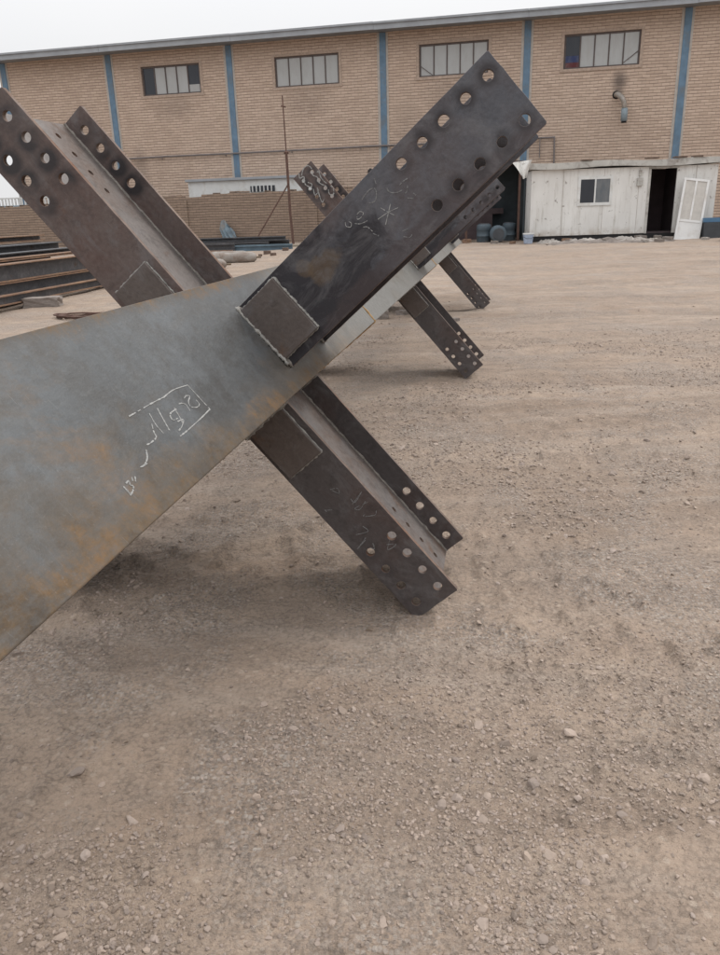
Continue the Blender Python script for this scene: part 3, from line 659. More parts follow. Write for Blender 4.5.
# windows
for a, b, c, d, k in wins:
    mb = MB(); f = .07; dp = (.06, .13)
    for x0, x1, z0, z1 in ((a, b, d-f, d), (a, b, c, c+f*.8), (a, a+f, c+f*.8, d-f), (b-f, b, c+f*.8, d-f)): mb.box(x0, x1, *dp, z0, z1, 0)
    n = 5; wd = (b-a-2*f)/n
    for i in range(1, n): x = a+f+wd*i; mb.box(x-.025, x+.025, .062, .12, c+f*.8, d-f, 0)
    if k == 'c': mb.add([(a+.07, .055, c+.42), (a+.55, .055, c+.08), (a+.55, .055, c+.05), (a+.07, .055, c+.39), (a+.07, .061, c+.42), (a+.55, .061, c+.08), (a+.55, .061, c+.05), (a+.07, .061, c+.39)], [(0, 1, 2, 3), (7, 6, 5, 4), (0, 4, 5, 1), (3, 2, 6, 7)], 0)
    if k == 'd': mb.add([(b-.07, .055, c+.50), (b-.62, .055, c+.10), (b-.62, .055, c+.07), (b-.07, .055, c+.46), (b-.07, .061, c+.50), (b-.62, .061, c+.10), (b-.62, .061, c+.07), (b-.07, .061, c+.46)], [(0, 1, 2, 3), (7, 6, 5, 4), (0, 4, 5, 1), (3, 2, 6, 7)], 0)
    # brick trim and sill
    mb.box(a-.12, b+.12, -.03, -.001, c-.11, c-.002, 1); mb.box(a-.12, a-.002, -.02, -.001, c, d+.1, 1); mb.box(b+.002, b+.12, -.02, -.001, c, d+.1, 1); mb.box(a, b, -.02, -.001, d+.002, d+.1, 1)
    wn = mb.build('window', [M['dark_frame'], M['rowlock']], wh)
    for i in range(n):
        x0, x1 = a+f+wd*i, a+f+wd*(i+1); mt = M['pane_pale']
        if (k == 'a' and i == 0) or (k == 'd' and i == 0): mt = M['pane_dark']
        z0, z1 = c+f*.8, d-f
        if k == 'a' and i == 4:
            MB().box(x0, x1, .09, .10, z0+.30, z1).build('pane', M['pane_dark'], wn); z1 = z0+.296
        if k == 'd' and i == 0:
            MB().box(x0, x1, .09, .10, z0, z0+.18).build('pane', M['pane_red'], wn); MB().box(x0, x1, .09, .10, z0+.182, z0+.42).build('pane', M['pane_blue'], wn); z0 += .422
        dy = random.uniform(-.008, .008)
        MB().box(x0, x1, .09+dy, .10+dy, z0, z1).build('pane', mt, wn)
# gas pipe along the wall
mb = MB()
pts = [(-16.2, -.09, 4.04)]+[(x, -.09, 4.05+random.uniform(-.02, .02)) for x in np.arange(-15, 8.5, 1.6)]+[(8.62, -.09, 4.06)]
mb.tube(pts, .035, 8); mb.tube([(8.62, -.09, 4.09), (8.66, -.09, 2.6)], .035, 8); mb.tube([(8.05, -.09, 4.06), (8.05, -.09, 3.3)], .02, 6)
for x in np.arange(-15, 8, 3.1): mb.box(x-.03, x+.03, -.12, -.001, 3.97, 4.0)
mb.build('gas_pipe', M['pipe_grey'], wh)
# flue
mb = MB(); 
mb.tube([(10.93, .2, 5.50), (10.93, -.10, 5.50), (10.96, -.22, 5.49), (11.10, -.32, 5.38), (11.20, -.36, 5.22), (11.24, -.36, 5.05), (11.25, -.36, 4.92)], .10, 14, 0)
mb.tube([(11.25, -.36, 4.96), (11.26, -.36, 4.50)], .125, 14, 1); mb.tube([(11.26, -.36, 4.498), (11.26, -.36, 4.44)], .10, 12, 2)
mb.tube([(10.93, -.002, 5.50), (10.93, -.012, 5.50)], .15, 14, 2)
mb.build('flue_pipe', [M['flue'], M['flue_blue'], M['black']], wh, smooth=True)

def wp(x, y=0., z=0.):   # point in the warehouse's own frame -> world
    c, s = math.cos(YAW), math.sin(YAW)
    return Vector((WO.x+x*c-y*s, WO.y+x*s+y*c, z))

# ------------------------------------------------------------------ low boundary wall
LW = Vector((0, 32, 0))
mb = MB(); top = [(-18, 2.02), (-15.5, 2.06), (-14, 2.10), (-11, 2.14), (-8.02, 2.17), (-8.0, 2.24), (-7.1, 2.25), (-7.08, 2.18), (-6.3, 2.2), (-6.28, 2.28), (-5.2, 2.28), (-5.0, 2.31), (-3.9, 2.27), (-3, 2.30), (-2.28, 2.28), (-.9, 2.33), (-.2, 2.30), (1.0, 2.33), (2.2, 2.32)]
mb.sheet([(-18, -.2), (2.2, -.2)]+top[::-1], [], 0, .24, 0, 0, 'xz')
for x in (-12.4, -7.15, -1.6): mb.box(x-.2, x+.2, -.06, -.002, -.2, 2.1)
for i in range(60):
    x = random.uniform(-17, 2); zt = np.interp(x, [p[0] for p in top], [p[1] for p in top])
    if abs(x+8) < .2 or abs(x+7.1) < .25 or abs(x+6.3) < .25: continue
    mb.box(x, x+.21, .03, .14, zt+.002, zt+random.choice([.05, .055, .06]))
lw = mb.build('boundary_wall', M['brick_low']); lw.location = LW; lw.rotation_euler = (0, 0, YAW)
tag(lw, 'low brown brick boundary wall with ragged top in front of warehouse', 'wall')
def lwp(x, y, z=0): 
    c, s = math.cos(YAW), math.sin(YAW); return Vector((LW.x+x*c-y*s, LW.y+x*s+y*c, z))

# ------------------------------------------------------------------ white cabin behind the low wall
M['white'] = simple('white_sheet', (.66, .67, .66), .6, .08, 3, .1, 0, (.52, .50, .46))
c0 = lwp(-7.72, 2.0)
wc = thing('site_cabin', 'white flat-roofed cabin showing above the low brown brick wall', 'cabin', (c0.x, c0.y, .3), YAW)
mb = MB(); mb.box(0, 6.1, 0, 1.6, 0, 2.56); mb.box(5.9, 6.1, -.002, .1, 0, 2.5); mb.build('wall', M['white'], wc)
mb = MB(); mb.box(-.08, 6.18, -.12, 1.7, 2.562, 2.66); mb.build('roof', M['fascia'], wc)
mb = MB(); mb.box(2.85, 3.95, -.03, -.002, 2.06, 2.30, 0)
wn = mb.build('window', M['pane_dark'], wc)
mb = MB()
for i in range(6): x = 2.93+i*.17; mb.box(x, x+.05, -.045, -.032, 2.06, 2.30)
mb.build('window_bar', M['white'], wn)

# white tank with black lid
c0 = lwp(.62, 1.6)
tk = thing('water_tank', 'small white tank with black lid peeking over the brick wall', 'tank', (c0.x, c0.y, .3), YAW)
mb = MB(); mb.tube([(0, 0, 0), (0, 0, 2.28), (0, 0, 2.42), (0, 0, 2.52), (0, 0, 2.58)], [.42, .42, .38, .26, .2], 20); mb.tube([(-.1, -.36, 2.25), (.05, -.44, 2.32)], .06, 8)
mb.build('tank_shell', M['white'], tk, smooth=True)
mb = MB(); mb.tube([(0, 0, 2.58), (0, 0, 2.66), (.02, 0, 2.70)], [.26, .26, .2], 18); mb.build('lid', M['black'], tk)

# truck parked behind the wall, far left
M['truck_blue'] = simple('grey_blue_paint', (.24, .31, .36), .4, .1, 3); M['rubber'] = simple('rubber', (.03, .03, .03), .8)
M['truck_red'] = simple('dusty_pink_paint', (.52, .34, .34), .5, .1, 3)
c0 = lwp(-16.2, 1.9)
tr = thing('parked_truck', 'pale blue truck with slatted white load side parked behind the low wall', 'truck', (c0.x, c0.y, .25), YAW)
mb = MB(); mb.box(-2.6, 2.4, 0, 1.9, .75, .95); mb.box(-2.6, 2.4, -.02, .0-.001, .8, 1.92); mb.box(-2.6, 2.4, 1.9, 1.94, .95, 1.9); mb.box(2.402, 2.44, -.02, 1.94, .8, 1.9); mb.build('cargo_bed', M['truck_blue'], tr)
mb = MB()
for x in np.arange(-2.5, 2.4, .17): mb.box(x, x+.08, .0, .03, 1.924, 2.2)
mb.box(-2.6, 2.44, -.01, .04, 2.202, 2.26); mb.build('side_rail', M['white'], tr)
mb = MB(); mb.box(1.3, 1.95, -.035, -.022, 1.78, 1.90); mb.build('side_panel', M['white'], tr)
mb = MB(); mb.hexa([(-4.4, .1, .6), (-2.7, .1, .6), (-4.4, 1.8, .6), (-2.7, 1.8, .6), (-4.0, .2, 2.3), (-2.7, .2, 2.3), (-4.0, 1.7, 2.3), (-2.7, 1.7, 2.3)]); mb.build('cab', M['truck_blue'], tr, bevel=.06)
mb = MB(); mb.box(-3.8, -3.0, .10, .14, 1.4, 2.1); mb.build('cab_window', M['pane_dark'], tr)
for x in (-3.6, -1.4, 1.6):
    for y in (.1, 1.6):
        mb = MB(); mb.tube([(x, y, .45), (x, y+.25, .45)], .45, 20); mb.build('wheel', M['rubber'], tr)

# ------------------------------------------------------------------ post with brace
M['rusty'] = simple('rusty_pole_paint', (.11, .062, .048), .8, .3, 8, .3)
q = Vector((-2.35, 31.0)); qz = G(q.x, q.y)
po = thing('steel_post', 'thin rusty steel post with a slanting brace standing before the low wall', 'post', (q.x, q.y, qz))
mb = MB(); mb.tube([(.06, 0, -.1), (.0, 0, 1.2), (-.02, 0, 3.25)], .05, 8); mb.tube([(-.02, 0, 3.25), (-.05, 0, 5.2)], .025, 6); mb.tube([(-.12, 0, 4.86), (.06, 0, 4.82)], .03, 6); mb.tube([(-.10, 0, 3.28), (.07, 0, 3.28)], .05, 6)
mb.build('pole', M['rusty'], po)
mb = MB(); mb.tube([(-.03, 0, 2.15), (-1.42, -.1, .12)], .03, 6); mb.build('brace', M['rusty'], po)

# blue tarp against low wall
def blob(n_u, n_v, fn):
    vs = [fn(i/n_u, j/n_v) for j in range(n_v+1) for i in range(n_u+1)]; w_ = n_u+1
    return vs, [(j*w_+i, j*w_+i+1, (j+1)*w_+i+1, (j+1)*w_+i) for j in range(n_v) for i in range(n_u)]
M['tarp'] = simple('blue_tarp', (.15, .20, .235), .8, .3, 4, .4, 0, (.24, .20, .165))
c0 = lwp(-5.0, -.28)
random.seed(3)
def fn(u, v):
    x = (u-.5)*(.85*(1-v*.6))+.05*math.sin(v*7+u*3); y = -.30*(1-v)*math.sin(u*math.pi)-.06*math.sin(u*19+v*5)*(1-v*.5)
    return (x-.30*v, y, v*.85*(.8+.2*math.sin(u*3.1+.5))+random.uniform(-.02, .02))
vs, fs = blob(18, 10, fn); mb = MB(); mb.add(vs, fs); mb.add([(x, y+.05, z) for x, y, z in vs], fs)
t = mb.build('folded_tarp', M['tarp'], smooth=True, normals=False); t.location = (c0.x, c0.y, G(c0.x, c0.y)-.02+.1); t.rotation_euler = (0, 0, YAW)
tag(t, 'small faded blue tarp slumped against the low brick wall', 'tarp')

# ------------------------------------------------------------------ stacks of steel at the left
def ibeam(L, h, bw, tf=.02, tw=.014):
    mb = MB(); mb.box(0, L, -bw/2, bw/2, 0, tf, 1); mb.box(0, L, -bw/2, bw/2, h-tf, h, 1); mb.box(0, L, -tw/2, tw/2, tf, h-tf, 0); return mb
ang = math.atan2(-A.y, -A.x)
E0 = Vector((-5.35, 17.0))
def beamthing(off, z, L, h, bw, lab, de=0, rust=True, tilt=0):
    n = Vector((-A.y, A.x)); p = E0+n*off+Vector((A.x, A.y))*de
    mb = ibeam(L, h, bw); o = mb.build('steel_beam', [M['bar'], M['bar_rust'] if rust else M['bar']], bevel=.002)
    o.location = (p.x, p.y, z); o.rotation_euler = (0, tilt, ang)
    tag(o, lab, 'steel beam', 'steel beams stacked at the left of the yard'); return o
g0 = .10
beamthing(.10, g0+.10, 9.5, .26, .2, 'lowest steel beam in the left stack, resting on the block', .9, True)
beamthing(.12, g0+.37, 9.5, .30, .24, 'deep steel beam with sandy orange top edge, second from the bottom of the left stack', .1, True)
beamthing(.62, g0+.12, 9.0, .28, .2, 'steel beam on the ground behind the lowest beam of the left stack', .5, False)
beamthing(.66, g0+.67, 9.2, .14, .26, 'thin dark steel beam lying just below the top of the left stack', .3, False)
beamthing(1.15, g0+.72, 9.4, .2, .3, 'topmost dark grey beam at the back of the left stack', .3, False)
beamthing(1.20, g0+.40, 9.0, .3, .2, 'dark beam under the topmost beam at the back of the left stack', .0, False)
beamthing(1.22, g0+.10, 9.0, .28, .2, 'bottom beam at the back of the left stack', .3, False)
beamthing(1.75, g0+.95, 9.3, .12, .26, 'thin rusty beam laid across the very back top of the left stack', .6, True)
beamthing(1.80, g0+.55, 9.3, .36, .24, 'tall dark beam hindmost in the left stack', .5, False)
beamthing(1.80, g0+.12, 9.3, .4, .24, 'hindmost bottom beam of the left stack', .6, False)
beamthing(.40, g0+.69, 8.8, .05, .22, 'flat rusty plate lying on the deep beam of the left stack', -.2, True)
beamthing(-.22, g0+.04, 9.0, .16, .14, 'small dark beam on the ground in front of the left stack', .35, True)
# packers under the stack
M['concrete'] = simple('concrete_lump', (.22, .19, .17), .95, .25, 8, .6); M['timber'] = simple('old_timber', (.13, .09, .07), .9, .3, 6, .4)
def lump(name, mat, size, loc, rz=0, seed=0, lab='', cat='', group=None, amt=.12):
    bm = bmesh.new(); bmesh.ops.create_cube(bm, size=1); bmesh.ops.subdivide_edges(bm, edges=bm.edges, cuts=3, use_grid_fill=True)
    rr = random.Random(seed)
    for v in bm.verts:
        c = Vector(v.co); v.co += Vector((rr.uniform(-1, 1), rr.uniform(-1, 1), rr.uniform(-1, 1)))*amt*.35 - c*amt*c.length_squared*.5
    me = bpy.data.meshes.new(name); bm.to_mesh(me); bm.free(); me.materials.append(mat); o = bpy.data.objects.new(name, me); COL.objects.link(o)
    o.scale = size; o.location = loc; o.rotation_euler = (0, 0, rz); tag(o, lab, cat, group); return o
lump('concrete_block', M['concrete'], (.62, .3, .17), (-5.42, 13.62, G(-5.42, 13.62)+.07), .1, 4, 'broken concrete block on the ground before the stacked steel beams', 'block')
for i, (dx, s_) in enumerate(((.5, 1), (2.6, 2), (5.2, 3))):
    p = E0-Vector((A.x, A.y))*dx
    o = MB().box(-.8, .7, -.06, .06, -.06, .12).build('timber_packer', M['timber']); pp = p+Vector((-A.y, A.x))*.6; o.location = (pp.x, pp.y, .085); o.rotation_euler = (0, 0, ang+math.pi/2)
    tag(o, ['timber packer under the far end of the left beam stack', 'middle timber packer under the left beam stack', 'near timber packer under the left beam stack'][i], 'timber')
o = MB().box(-.32, .32, -.1, .1, 0, .22).build('rusty_box', M['bar_rust'], bevel=.01); o.location = (-4.75, 16.6, G(-4.75, 16.6)); o.rotation_euler = (0, 0, .1)
tag(o, 'short rusty brown channel piece lying at the end of the stacked beams', 'scrap')
mb = MB(); random.seed(5)
for i in range(4):
    a0 = random.uniform(0, 6); pts = [(.33*math.cos(a0+t*.5)*(1+.12*i), .2*math.sin(a0+t*.5), .02+.012*i+.015*math.sin(t)) for t in range(12)]
    mb.tube(pts, .014, 6)
o = mb.build('wire_coil', M['rusty'], smooth=True); o.location = (-4.15, 12.15, G(-4.15, 12.15)); o.scale = (1.2, 1.2, 1)
tag(o, 'small loose coil of dark rusty wire on the sandy ground', 'wire')

# ------------------------------------------------------------------ gas cylinders and bars by the low wall
M['cyl'] = simple('grey_cylinder_paint', (.26, .235, .21), .6, .2, 5, .2, 0, (.17, .12, .09)); M['brass'] = simple('dull_brass', (.15, .11, .07), .6)
def cyl(x, y, rz, lab, L=1.35, r=.125):
    z = G(x, y)
    t = thing('gas_cylinder', lab, 'gas cylinder', (x, y, z+r*.92), rz, 'gas cylinders lying on the ground')
    mb = MB(); mb.tube([(0, 0, 0), (.03, 0, 0), (L-.16, 0, 0), (L-.08, 0, 0), (L-.02, 0, 0), (L, 0, 0)], [r*.85, r, r, r*.85, r*.5, .04], 18); mb.build('cylinder_body', M['cyl'], t, smooth=True)
    mb = MB(); mb.tube([(L-.005, 0, 0), (L+.12, 0, 0)], .025, 8); mb.tube([(L+.07, -.06, 0), (L+.07, .06, 0)], .02, 8); mb.build('valve', M['brass'], t); return t
cyl(-4.15, 22.3, .03, 'longest grey gas cylinder lying full length in front of the dark bars', 1.45, .15)
cyl(-4.7, 23.6, .04, 'gas cylinder lying behind the other two, nearest the dark bars', 1.6, .13)
cyl(-4.25, 20.35, .0, 'front gas cylinder half hidden by the raised stub, valve showing', 1.0, .14)
M['bluebar'] = simple('blue_grey_bar', (.10, .15, .19), .6, .25, 3); M['palebar'] = simple('pale_plank', (.42, .38, .31), .8, .15, 3)
bars = [(-7.9, 29.5, .0, 5.6, .30, .26, 'bar', 0, 'long dark steel bar nearest the low wall'), (-7.2, 28.9, .015, 4.2, .30, .24, 'bar', 0, 'dark bar in the middle of the row behind the gas cylinders'),
        (-7.6, 29.1, .01, 5.2, .26, .14, 'bar', .27, 'dark bar lying on top of the other bars by the low wall'), (-6.4, 27.9, .0, 2.3, .22, .30, 'bar', 0, 'thick black bar lying left among the bars by the wall'),
        (-4.3, 27.9, .05, 2.2, .16, .22, 'bluebar', 0, 'blue-grey painted bar beside the dark bars'), (-6.6, 26.6, .03, 2.6, .10, .10, 'bar_rust', 0, 'rusty bar nearest the gas cylinders'),
        (-3.6, 28.9, .05, 2.2, .07, .10, 'palebar', 0, 'pale plank at the right end of the dark bars')]
for x, y, rz, L_, bw, h, mt, up_, lab in bars:
    mb = MB()
    mb.box(0, L_, -bw/2, bw/2, 0, h*.25); mb.box(0, L_, -bw*.08, bw*.08, h*.25, h*.75); mb.box(0, L_, -bw/2, bw/2, h*.75, h)
    o = mb.build('steel_bar' if mt != 'palebar' else 'plank', M[mt]); o.location = (x, y, G(x, y)-.01+up_); o.rotation_euler = (0, 0, rz-.05)
    tag(o, lab, 'steel bar' if mt != 'palebar' else 'plank')
for i, (x, y, sx) in enumerate(((-2.75, 25.6, .22), (-2.5, 25.0, .16), (-2.9, 24.9, .12), (-2.3, 27.3, .2))):
    lump('scrap_lump', M['timber'], (sx, sx*.8, sx*.6), (x, y, G(x, y)+.04), i, 20+i, ['dark scrap lump nearest the valve of the longest gas cylinder', 'small dark scrap lump right of the gas cylinder valve', 'smallest dark scrap lump, in front of the others', 'dark scrap lump farthest back by the end of the bars'][i], 'scrap', 'scrap lumps right of the gas cylinders')

# ------------------------------------------------------------------ shed
SY = R(-4)
SO = Vector((0, 28, 0))
def sp(x, y=0., z=0.): c, s = math.cos(SY), math.sin(SY); return Vector((SO.x+x*c-y*s, SO.y+x*s+y*c, z))
N = NT('dirty_white_panel'); v = N.obj()
c_ = N.ramp(N.noise(N.mapv(v, (1, 1, .4)), 1.2, 5, .6), [(.3, (.62, .61, .585)), (.7, (.75, .745, .72))])
c_ = N.mix(N.ramp(N.noise(N.mapv(v, (5, 5, .5)), 1.6, 5, .7), [(.52, 0), (.72, .55)]), c_, (.36, .33, .28))
c_ = N.mix(N.ramp(N.noise(v, 5, 6, .75, .4), [(.60, 0), (.66, .85)]), c_, (.20, .175, .155))
c_ = N.mix(N.math('MULTIPLY', N.ramp(N.xyz(v)[2], [(0, .7), (.28, 0)]), N.ramp(N.noise(v, 4, 4, .6), [(.35, 0), (.6, 1)])), c_, (.38, .32, .26))
M['panel'] = N.fin(c_, .7, 0, N.bump(N.noise(v, 3, 4), .2, .02))
M['rooflip'] = simple('shed_roof_edge', (.47, .46, .43), .8, .15, 3, .3, 0, (.20, .17, .15))
M['inside'] = simple('dark_brown_inside', (.075, .055, .058), .9, .2, 3)
M['inside_teal'] = simple('dark_teal_inside', (.05, .062, .07), .9, .2, 3)
sx0, sx1, dpt = 6.12, 12.22, 2.3
sb = .46
sh = thing('site_hut', 'shabby white panelled site hut with dark open doorway against the warehouse', 'hut', sp(sx0, 0, sb-.02), SY)
W_ = sx1-sx0; H_ = 2.12
dr = (10.02-sx0, 10.90-sx0, .03, 2.05)
wr = (7.70-sx0, 8.78-sx0, .99, 1.84)
mb = MB(); mb.sheet([(0, 0), (dr[0], 0.01), (dr[0], dr[3]), (dr[1], dr[3]), (dr[1], .0), (W_, 0), (W_, H_), (0, H_)], [rect(*wr)], 0, .06, 0, 0, 'xz')
mb.box(0, .06, .062, dpt, 0, H_); mb.box(W_-.06, W_, .062, dpt, 0, H_); mb.box(0, W_, dpt+.002, dpt+.06, 0, H_)
mb.build('wall', M['panel'], sh)
mb = MB(); mb.box(.07, W_-.07, .07, dpt-.01, .0, .04); mb.box(dr[0]-.5, dr[0]-.46, .07, dpt-.02, .04, H_); mb.box(dr[1]+.3, dr[1]+.34, .07, dpt-.02, .04, H_); mb.box(.5, W_-.1, dpt-.08, dpt-.02, .04, H_-.01)
mb.build('lining', M['inside'], sh)
# sagging roof edge in segments
mb = MB(); n = 14; xe = np.linspace(-.12, W_+.25, n+1); zt = [H_+.22-.06*math.sin(i*.9)*.4+.0*i for i in range(n+1)]
for i in range(n):
    a_, b_ = xe[i], xe[i+1]; l0, l1 = H_+.03-.03*math.sin(i*.8), H_+.03-.03*math.sin((i+1)*.8)
    mb.hexa([(a_, -.16, l0), (b_, -.16, l1), (a_, dpt+.2, l0), (b_, dpt+.2, l1), (a_, -.16, zt[i]), (b_, -.16, zt[i+1]), (a_, dpt+.2, zt[i]), (b_, dpt+.2, zt[i+1])])
mb.build('roof', M['rooflip'], sh)
for x in (3.7, 5.2, 4.6, 1.6): MB().box(x, x+random.uniform(.3, .55), -.2, .1, H_+.24, H_+.28).build('roof_board', M['timber'], sh)
# skid under the hut
mb = MB(); mb.box(0.02, W_-.02, .02, .16, -.16, -.004); mb.box(0.02, W_-.02, 1.6, 1.8, -.4, -.004); mb.box(.02, W_-.02, .2, 1.55, -.5, -.01)
for x in np.arange(.1, W_, 1.0): mb.box(x, x+.3, .04, .3, -.45, -.165)
mb.build('skid', M['black'], sh)
# window of the hut
mb = MB(); a_, b_, c_0, d_ = wr; f = .055
for q_ in ((a_-.03, b_+.03, d_-f, d_+.03), (a_-.03, b_+.03, c_0-.04, c_0+f), (a_-.03, a_+f, c_0+f, d_-f), (b_-f, b_+.03, c_0+f, d_-f), ((a_+b_)/2-.025, (a_+b_)/2+.025, c_0+f, d_-f)):
    mb.box(q_[0], q_[1], -.035, -.003, q_[2], q_[3])
wn = mb.build('window', M['white'], sh)
mb = MB(); mb.box(a_+f, (a_+b_)/2-.025, -.02, -.012, c_0+f, d_-f); mb.build('pane', M['pane_dark'], wn)
mb = MB(); mb.box((a_+b_)/2+.025, b_-f, -.02, -.012, c_0+f, d_-f); mb.build('pane', glassy('grey_pane', (.11, .125, .14)), wn)
mb = MB(); mb.box(dr[0]-.42, dr[0]-.24, -.10, -.003, 1.53, 1.78); mb.box(dr[0]-.37, dr[0]-.29, -.07, -.003, 1.85, 2.02); mb.build('meter_box', M['rooflip'], sh)
mb = MB(); mb.box(dr[0]-.05, dr[0]+.03, -.02, -.003, .0, 2.07); mb.box(dr[0]-.05, dr[1]+.05, -.02, -.003, 2.052, 2.10); mb.build('door_frame', M['rooflip'], sh)
for x in (1.05, 2.4, 3.55, 5.4): MB().box(x, x+.012, -.006, -.0015, .02, H_-.02).build('panel_joint', M['mortar'], sh)

# leaning pvc door
dz = G(*sp(11.25, -.55).xy)
M['pvc'] = simple('white_pvc', (.70, .70, .69), .45, .06, 3, .1, 0, (.55, .52, .48)); M['pvcglass'] = simple('whitened_glass', (.50, .475, .44), .4, .12, 5, .1)
pd = thing('loose_door', 'white glazed door leaf leaning against the white hut beside its doorway', 'door', sp(10.80, -.62, dz+.0), rot=(R(-13), 0, 0))
pd.rotation_euler = (Matrix.Rotation(SY, 3, 'Z') @ Matrix.Rotation(R(-10), 3, 'X') @ Matrix.Rotation(R(7.5), 3, 'Y')).to_euler()
dw, dh = .82, 1.98
mb = MB()
for q_ in ((0, .07, 0, dh), (dw-.07, dw, 0, dh), (.07, dw-.07, 0, .07), (.07, dw-.07, dh-.07, dh), (.07, dw-.07, .60, .67), (dw/2-.03, dw/2+.03, .67, dh-.07)): mb.box(q_[0], q_[1], -.03, .03, q_[2], q_[3])
mb.build('door_frame', M['pvc'], pd, bevel=.004)
mb = MB(); mb.box(.07, dw-.07, -.012, .012, .07, .60); mb.build('door_panel', M['pvc'], pd)
for x0, x1 in ((.07, dw/2-.03), (dw/2+.03, dw-.07)):
    mb = MB(); mb.box(x0, x1, -.006, .006, .67, dh-.07); mb.build('pane', M['pvcglass'], pd)
# boxes at the right
M['darkbox'] = simple('dark_grey_box', (.05, .055, .062), .6, .2, 4, .1); M['bluebox'] = simple('blue_plastic', (.07, .16, .27), .5, .1, 4)
def crate(x, y, w_, d_, h_, lab, name='storage_box', lid=None, rz=0):
    p = sp(x, y); z = G(p.x, p.y)
    t = thing(name, lab, 'box', (p.x, p.y, z-.02), SY+rz)
    MB().box(0, w_, 0, d_, 0, h_).build('box_body', M['darkbox'], t, bevel=.01)
    if lid: MB().box(-.02, w_+.02, -.02, d_+.02, h_+.001, h_+.05).build('lid', lid, t, bevel=.005)
    return t
crate(11.72, -.75, .62, .5, .52, 'dark grey box under the blue tray beside the leaning door')
p = sp(11.72, -.7)
o = MB().box(-.02, .75, 0, .42, 0, .035).box(-.02, .75, 0, .03, .036, .13).box(-.02, .75, .39, .42, .036, .13).box(-.02, .01, .031, .389, .036, .13).box(.72, .75, .031, .389, .036, .13).build('blue_tray', M['bluebox'])
o.location = (p.x, p.y, G(p.x, p.y)+.51); o.rotation_euler = (0, 0, SY); tag(o, 'shallow blue plastic tray on the dark box at the right edge', 'tray')
crate(11.9, -2.6, .8, .6, .52, 'black box with pale lid at the far right edge', lid=M['rooflip'])

# rubble sheets in front of the hut
M['plastic'] = simple('crumpled_sheeting', (.36, .33, .30), .7, .3, 4, .5, 0, (.20, .165, .14))
def crumple(name, x, y, lx, ly, hz, seed, lab, mat, cat='sheeting', group=None):
    rr = np.random.default_rng(seed); n = 26; p = sp(x, y)
    u, v_ = np.meshgrid(np.linspace(-1, 1, n), np.linspace(-1, 1, 14)); ed = np.clip(1-(u**2+v_**2), 0, 1)**.5
    z = ed*hz*(.35+.9*np.abs(fbm(u*3+seed, v_*3, 3, seed)-.5)*2.4)+rr.uniform(-.015, .02, u.shape)
    X = u*lx*(1+.25*(vn(v_*4+seed, u*0, seed)-.5))+rr.uniform(-.02, .02, u.shape); Y = v_*ly*(1+.5*(vn(u*4+seed, u*0, seed+1)-.5))
    vs = list(zip(X.ravel(), Y.ravel(), z.ravel())); fs = [(j*n+i, j*n+i+1, (j+1)*n+i+1, (j+1)*n+i) for j in range(13) for i in range(n-1)]
    mb = MB(); mb.add(vs, fs); mb.add([(a, b, c-.012) for a, b, c in vs], [f[::-1] for f in fs])
    o = mb.build(name, mat, normals=False); o.location = (p.x, p.y, G(p.x, p.y)-.01); o.rotation_euler = (0, 0, SY+rr.uniform(-.1, .1)); tag(o, lab, cat, group); return o
crumple('plastic_sheet', 7.75, -1.1, .85, .35, .15, 4, 'pale crumpled sheeting heaped under the hut window', M['plastic'])
crumple('plastic_sheet', 9.25, -1.1, .95, .40, .20, 9, 'larger pale crumpled heap of sheeting before the hut doorway', M['plastic'])
crumple('plastic_sheet', 6.7, -.6, .45, .2, .16, 12, 'small flat piece of sheeting near the left corner of the hut', M['plastic'])
crumple('earth_heap', 8.6, -1.3, 2.0, .35, .16, 14, 'low heap of brown earth in front of the crumpled sheeting', M['concrete'], 'earth heap')
for i, (x, y, s1) in enumerate(((9.0, -.6, .3), (9.75, -.45, .42), (10.3, -.5, .36), (10.45, -1.1, .3), (8.3, -1.3, .2), (7.2, -1.2, .16))):
    p = sp(x, y); lump('rubble_block', M['concrete'], (s1, s1*.6, s1*.5), (p.x, p.y, G(p.x, p.y)+.06), i*.7, 40+i, ['grey broken block between the two crumpled heaps', 'largest grey block lying under the hut doorway', 'grey block at the foot of the leaning door', 'grey block on the ground in front of the leaning door', 'small grey block before the gap between the crumpled heaps', 'smallest grey block, left before the hut window'][i], 'rubble', 'broken blocks before the hut')
# flap hanging from hut roof corner
def fn(u, v):
    w_ = .62*(1-v)**.8; x = -.70*(1-.45*v)+u*(.70-.05)*(1-v*.75)+.0; y = -.2-.10*math.sin(u*9+v*4)-.12*v; z = 2.36-.55*v*(1.0 if u > .25 else .75)+.07*u
    return (x, y, z)
vs, fs = blob(14, 10, fn); mb = MB(); mb.add(vs, fs); mb.add([(x, y+.02, z) for x, y, z in vs], [f[::-1] for f in fs])
t = mb.build('torn_sheet', M['panel'], smooth=True, normals=False); t.location = sp(sx0, 0, sb); t.rotation_euler = (0, 0, SY)
tag(t, 'torn pale sheet hanging off the left roof corner of the hut', 'sheet')
